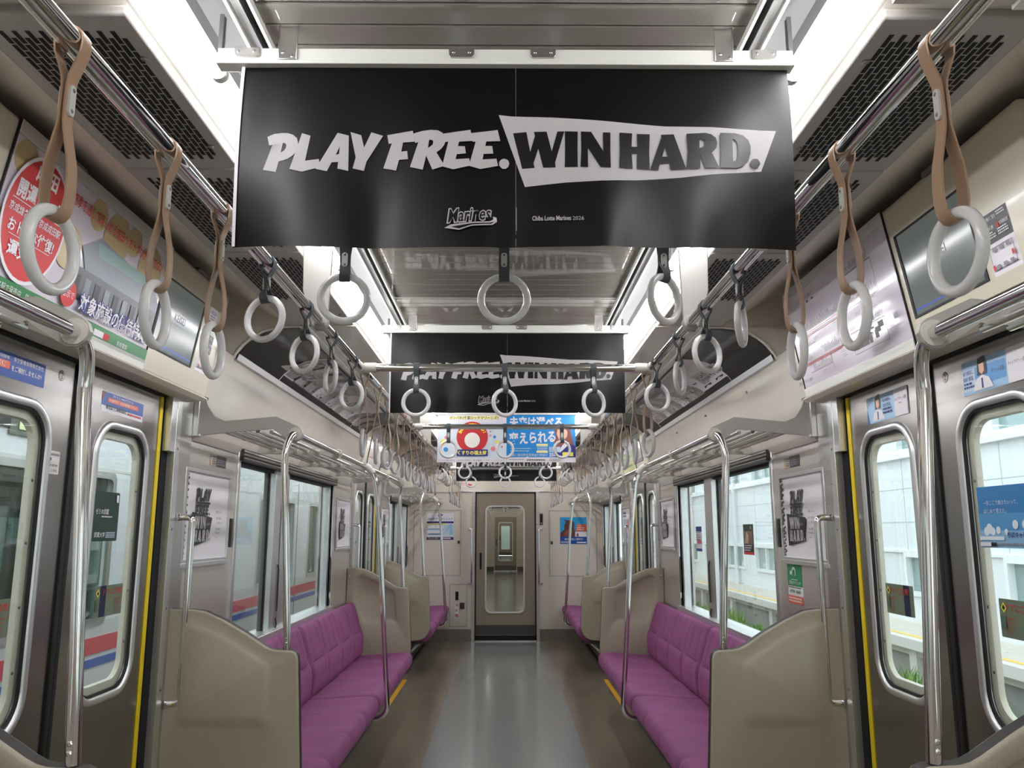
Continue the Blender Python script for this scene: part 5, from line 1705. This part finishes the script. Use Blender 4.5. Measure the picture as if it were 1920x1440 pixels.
def lion(P):
    P.rect(0, .10, .355, .35, mat('print_cyan_sky', '1C9AD6', .35)); P.rect(0, 0, .355, .095, mat('print_royal', '1C4A9C', .35)); P.rect(.19, .095, .355, .16, PAPER)
    BR = mat('print_statue_brown', '5A3528', .4); BR2 = mat('print_statue_red', '8E4A3A', .4)
    P.poly([(0, .095), (.01, .15), (.06, .19), (.055, .24), (.075, .29), (.045, .325), (.10, .31), (.16, .315), (.19, .27), (.185, .20), (.20, .16), (.20, .095)], BR)
    P.poly([(.04, .12), (.08, .18), (.14, .20), (.17, .16), (.15, .10), (.06, .10)], BR2); P.poly([(.215, .10), (.225, .14), (.24, .145), (.25, .10)], BR2)
    P.poly([(.205, .165), (.225, .26), (.355, .255), (.355, .165)], mat('print_orange', 'E0623C', .4)); P.text('お寺の', .235, .232, h=.016, m=PAPER); P.text('守護神', .225, .20, w=.10, h=.022, m=PAPER, bold=.02); P.lines(.22, .182, .32, 1, .01, .008, PAPER, 0)
    P.text('株式会社二宮彫り', .06, .05, w=.24, h=.026, m=PAPER, bold=.015); P.lines(.01, .03, .13, 3, .010, .005, PAPER); P.rect(.22, .012, .345, .028, PAPER, .005); P.text('お寺', .29, .315, h=.012, m=NAVY)
sheet('end_wall_poster', endfn(.722, 1.24, YE - .002), .355, .35, PAPER, 'bright blue poster with a brown statue on the end wall, right of the gangway door', 'poster', 'end wall posters', lion)
def carno(P): P.text('3024', .005, .012, w=.11, h=.035, m=BLACKINK, bold=.01)
sheet('number_plate', endfn(-.975, 2.15, YE - .003), .12, .06, PAPER, 'white car number plate high on the end wall at the left', 'number plate', draw=carno)
def arrow(P):
    P.poly([(.07, .02), (.10, .045), (.10, .03), (.13, .03), (.13, .012), (.10, .012), (.10, .0)], RED); P.rect(.0, .005, .055, .042, PAPER); P.lines(.005, .035, .05, 3, .011, .006, RED)
sheet('exit_sticker', endfn(-.585, 1.995, YE - .003), .135, .05, ENDBEIGE, 'red arrow sticker above the gangway door frame on the left', draw=arrow)
m = MB(); m.box(.455, .495, YE - .010, YE, 1.49, 1.635, BLACKINK); m.box(.465, .485, YE - .011, YE - .01, 1.50, 1.52, GREYINK)
tag(m.build('thermometer_plate', bevel=.002), 'narrow dark plate on the end wall, right of the gangway door frame', 'plate')

# ================================================================== OUTSIDE, LEFT: THE NEIGHBOURING TRAIN
TRW = mat('train_silver_white', 'F2F5F6', .35)
TRL = mat('train_pale_grey', 'DFE0DE', .35)
STRED = mat('train_red_band', 'D8505A', .35)
STBLU = mat('train_blue_band', '3F66B8', .35)
TX = -2.42
root = empty('train', (TX, 5, -1.1), 'silver train with red and blue bands standing on the next track, left', 'train')
O = Vector((TX, 5, -1.1))
def tr(m, name, **k):
    m.v = [tuple(Vector(p) - O) for p in m.v]
    return m.build(name, root, **k)
wins = [(-1.6, .9), (1.35, 2.15), (2.55, 5.08), (8.1, 9.45), (10.15, 10.75), (11.0, 11.6), (12.6, 15.2), (16.5, 19)]
m = MB()
ys = [-3.0] + [v for w in wins for v in w] + [22.0]
for i in range(0, len(ys), 2):
    m.box(TX - .08, TX, ys[i], ys[i + 1], .88, 1.735, TRW)
m.box(TX - .08, TX, -3, 22, .81, .88, TRL); m.box(TX - .08, TX, -3, 22, -.05, .60, TRL); m.box(TX - .08, TX, -3, 22, 1.735, 2.75, TRW)
m.box(TX - .085, TX + .002, -3, 22, 1.76, 1.775, TRL)
m.box(TX - .08, TX - .001, -3, 22, .60, .81, TRL)
tr(m, 'body_side', smooth=0)
m = MB(); m.box(TX - .001, TX + .004, -3, 22, .695, .79, STRED); tr(m, 'red_band', smooth=0)
m = MB(); m.box(TX - .001, TX + .004, -3, 22, .62, .668, STBLU); tr(m, 'blue_band', smooth=0)
for a, b in wins:
    m = MB()
    m.plate(rrect(a - .02, b + .02, .86, 1.755, .05, 4), [rrect(a + .02, b - .02, .90, 1.715, .04, 4)], lambda y, z, d: (TX + .008 - d, y, z), .02, ALU)
    fr = tr(m, 'side_window')
    m = MB(); m.box(TX - .045, TX - .04, a, b, .88, 1.735, glass('train_glass', (.62, .72, .68))); tr(m, 'window_pane', smooth=0).parent = fr
m = MB()
for y in (9.6, 10.87, 11.85): m.box(TX, TX + .003, y, y + .012, -.05, 1.95, DARKGREY)
tr(m, 'door_joint', smooth=0)
m = MB(); m.box(TX - 1.3, TX - .08, -3, 22, .2, .25, GREYPAINT); m.box(TX - 1.4, TX - 1.3, -3, 22, 0, 2.4, mat('train_inner_wall', '9FA89E', .6)); m.box(TX - 1.4, TX - .1, -3, 22, 2.35, 2.4, mat('train_inner_wall', '9FA89E', .6))
m.tube([(TX - .7, -2, 2.3), (TX - .7, 21, 2.3)], .02, emit('train_lamp', 'F4FFF6', 3.0), 8)
tr(m, 'interior', smooth=0)
SG = emit('destination_glow', 'AEB987', .9)
m = MB(); m.box(TX, TX + .012, 3.3, 3.95, 1.90, 2.20, DARKGREY); m.box(TX, TX + .010, 3.95, 4.36, 1.87, 2.20, mat('sign_housing', '6E7466', .4)); sg = tr(m, 'destination_sign', smooth=0)
P = Print(.001); P.rect(0, 0, .30, .26, SG); P.text('回', .10, .06, h=.15, w=.12, m=emit('destination_letter', 'F2F6D8', 1.6), bold=.0)
o = P.build('sign_face', lambda u, v, d: (TX + .013 + d - O.x, 4.02 + u - O.y, 1.90 + v - O.z), root); o.parent = sg
for y in (6.9, 7.15):
    m = MB(); m.box(TX, TX + .003, y, y + .14, 1.22, 1.45, PALEB); tr(m, 'body_notice', smooth=0)
# inside the neighbouring train
VEST = mat('vest_lime', 'B6F02A', .7); VESTO = mat('vest_orange_edge', 'F0B040', .6)
m = MB()
m.grid([[(TX - .50 + .10 * math.cos(a) * k, 4.22 + q, 1.24 + .22 * math.sin(a) * k - .02 * abs(q * 6)) for a in [PI * i / 10 for i in range(11)]] for q, k in ((-.16, .75), (-.10, .98), (0, 1.02), (.08, .9), (.13, .6))], VEST)
v0 = m.build('safety_vest', smooth=70)
tag(v0, 'lime yellow safety vest draped over a seat inside the neighbouring train', 'vest')
m = MB(); m.tube([(TX - .39, 4.06 + .03 * i, 1.25 - .012 * i * (i - 9) * .1) for i in range(10)], .012, VESTO, 8); m.build('vest_edging', v0)
m = MB(); m.box(TX - .56, TX - .42, 3.98, 4.42, .45, 1.16, mat('seat_back_pale', 'A9AEA6', .6)); m.box(TX - .56, TX - .15, 3.98, 4.42, .35, .47, mat('seat_back_pale', 'A9AEA6', .6))
tag(m.build('passenger_seat', bevel=.05, seg=3), 'pale grey seat inside the neighbouring train under the lime vest', 'seat')
for k, (y, z, w, h, mm, t) in enumerate(((4.02, 1.34, .085, .13, PAPER, 'left one of two small white sheets'), (4.125, 1.34, .11, .13, PAPER, 'right one of two small white sheets'), (3.86, 1.17, .24, .19, mat('paper_aqua', 'BDE6E2', .5), 'larger aqua sheet'))):
    m = MB(); m.box(TX - .055, TX - .05, y, y + w, z, z + h, mm)
    tag(m.build('paper_sheet', smooth=0), t + ' taped inside the neighbouring train window', 'paper', 'sheets in the train window')

# ground on both sides
GRAV = mat('gravel_grey', '8D8B88', .9, noise=(25, .25))
m = MB(); m.box(-14, -1.6, -12, 60, -1.16, -1.10, GRAV); m.box(1.6, 5.7, -12, 60, -1.16, -1.10, GRAV); m.box(-1.6, 1.6, -12, 60, -1.18, -1.13, GRAV)
m.box(4.75, 5.575, -12, 40, -1.12, -.80, GRAV)
struct(m.build('ground', smooth=0))
# ================================================================== OUTSIDE, RIGHT: PLATFORM AND BUILDING
PLAT = mat('platform_asphalt', 'CFC8BC', .85, noise=(6, .06)); CONC = mat('platform_concrete', '9C9A96', .85, noise=(3, .12)); EDGE = mat('platform_edge', 'D9D6CF', .8); YL = mat('platform_yellow', 'F0C860', .7)
BWALL = mat('building_white_panel', 'E6EAEC', .6); BFR = mat('building_frame_white', 'EEF2F3', .5); BGL = mat('building_glass', '8FA6A4', .08, spec=.8); BJ = mat('building_joint', 'BAC4C8', .6)
root = empty('station_platform', (6.2, 10, -1.1), 'pale station platform with a yellow line, outside the right windows', 'platform')
m = MB(); m.box(-.5, .45, -22, 45, .80, 1.05, PLAT); m.build('deck', root, smooth=0)
m = MB(); m.box(-.62, -.5, -22, 45, .90, 1.05, EDGE); m.build('edge_slab', root, bevel=.01)
m = MB(); m.box(-.48, -.40, -22, 45, 1.05, 1.056, YL); m.build('yellow_line', root, smooth=0)
m = MB()
for k in range(90): m.box(-.10, -.05, -22 + k * .72, -21.6 + k * .72, 1.05, 1.055, EDGE)
m.build('dashed_line', root, smooth=0)
m = MB(); m.box(-.42, .40, -22, 45, 0, .80, CONC)
m.build('retaining_wall', root, smooth=0)
for k in range(20):
    m = MB(); m.box(-.52, -.42, -20 + k * 3.1, -19.8 + k * 3.1, 0, .9, EDGE); m.build('support_post', root, smooth=0)
root = empty('building', (6.65, 10, -.06), 'white panelled station building with rows of windows outside on the right', 'building')
Z0 = -.06
def bw(m, name, par=root, **k):
    return m.build(name, par, **k)
m = MB()
LW = []
y = -12.0
while y < 34: 
    LW.append((y + .25, y + 1.95)); y += 2.75
zs = lambda z: z - Z0
edges = [-16] + [v for w in LW for v in w] + [36]
m.box(0, .3, -16, 36, 0, zs(.42), BWALL)
for i in range(0, len(edges), 2): m.box(0, .3, edges[i], edges[i + 1], zs(.42), zs(1.02), BWALL)
m.box(0, .3, -16, 36, zs(1.02), zs(2.72), BWALL)
UW = LW
for i in range(0, len(edges), 2): m.box(0, .3, edges[i], edges[i + 1], zs(2.72), zs(3.9), BWALL)
m.box(0, .3, -16, 36, zs(3.9), zs(6.5), BWALL)
for z in (1.55, 2.1): m.box(-.004, 0, -16, 36, zs(z), zs(z) + .012, BJ)
for k in range(19): m.box(-.004, 0, -15.6 + k * 2.75, -15.588 + k * 2.75, zs(1.1), zs(2.66), BJ)
bw(m, 'facade', smooth=0)
for wz, (z0, z1) in (('lower', (.42, 1.02)), ('upper', (2.72, 3.9))):
    for a, b in LW:
        m = MB()
        m.plate([(a - .04, zs(z0) - .04), (b + .04, zs(z0) - .04), (b + .04, zs(z1) + .04), (a - .04, zs(z1) + .04)], [[(a + .03, zs(z0) + .03), (b - .03, zs(z0) + .03), (b - .03, zs(z1) - .03), (a + .03, zs(z1) - .03)]], lambda y_, z, d: (-.05 + d, y_, z), .12, BFR)
        mid = (a + b) / 2
        m.box(-.03, .05, mid - .025, mid + .025, zs(z0), zs(z1), BFR)
        fr = bw(m, 'facade_window', smooth=0)
        m = MB(); m.box(.05, .06, a, b, zs(z0), zs(z1), BGL); m.build('window_pane', fr, smooth=0)
m = MB(); m.box(-.10, .02, -16, 36, zs(2.60), zs(2.68), BFR); m.box(-.05, .02, -16, 36, zs(1.06), zs(1.10), BFR); bw(m, 'sill_band', smooth=0)
for k in range(7):
    m = MB(); y = -9.0 + k * 5.5; m.tube([(-.09, y + .6, 0), (-.09, y + .6, zs(4.5))], .06, BFR, 12); bw(m, 'drain_pipe')
m = MB()
for i in range(3): m.tube([(4.6, -10, 3.05 + i * .12), (4.6, 12, 2.85 + i * .12), (4.6, 40, 3.05 + i * .12)], .03, mat('cable_grey', '7D878A', .6), 6)
tag(m.build('overhead_cable'), 'grey cables running along the track outside the right windows', 'cable')
# weeds along the foot of the platform wall
GR = [mat('weed_green', '6FA03C', .7), mat('weed_light', '8FBF52', .7), mat('weed_dark', '4F7F30', .7)]
m = MB()
r = random.Random(11)
for i in range(5200):
    y = r.uniform(1, 26)
    clump = .5 + .5 * math.sin(y * 2.1) * math.sin(y * .83 + 1)
    x = 5.52 - abs(r.gauss(0, .22)) - .02
    h = r.uniform(.12, .34) * (.45 + clump)
    a = r.uniform(0, 2 * PI); b = r.uniform(.1, .5) * h
    w = r.uniform(.008, .018)
    tx, ty = b * math.cos(a), b * math.sin(a)
    m.add([(x - w, y, -.8), (x + w, y, -.8), (x + tx * .5 + w * .7, y + ty * .5, -.8 + h * .6), (x + tx * .5 - w * .7, y + ty * .5, -.8 + h * .6), (x + tx, y + ty, -.8 + h)], [(0, 1, 2, 3), (3, 2, 4)], GR[i % 3])
tag(m.build('weeds', smooth=0), 'green weeds growing along the foot of the platform wall outside right', 'weeds', kind='stuff')
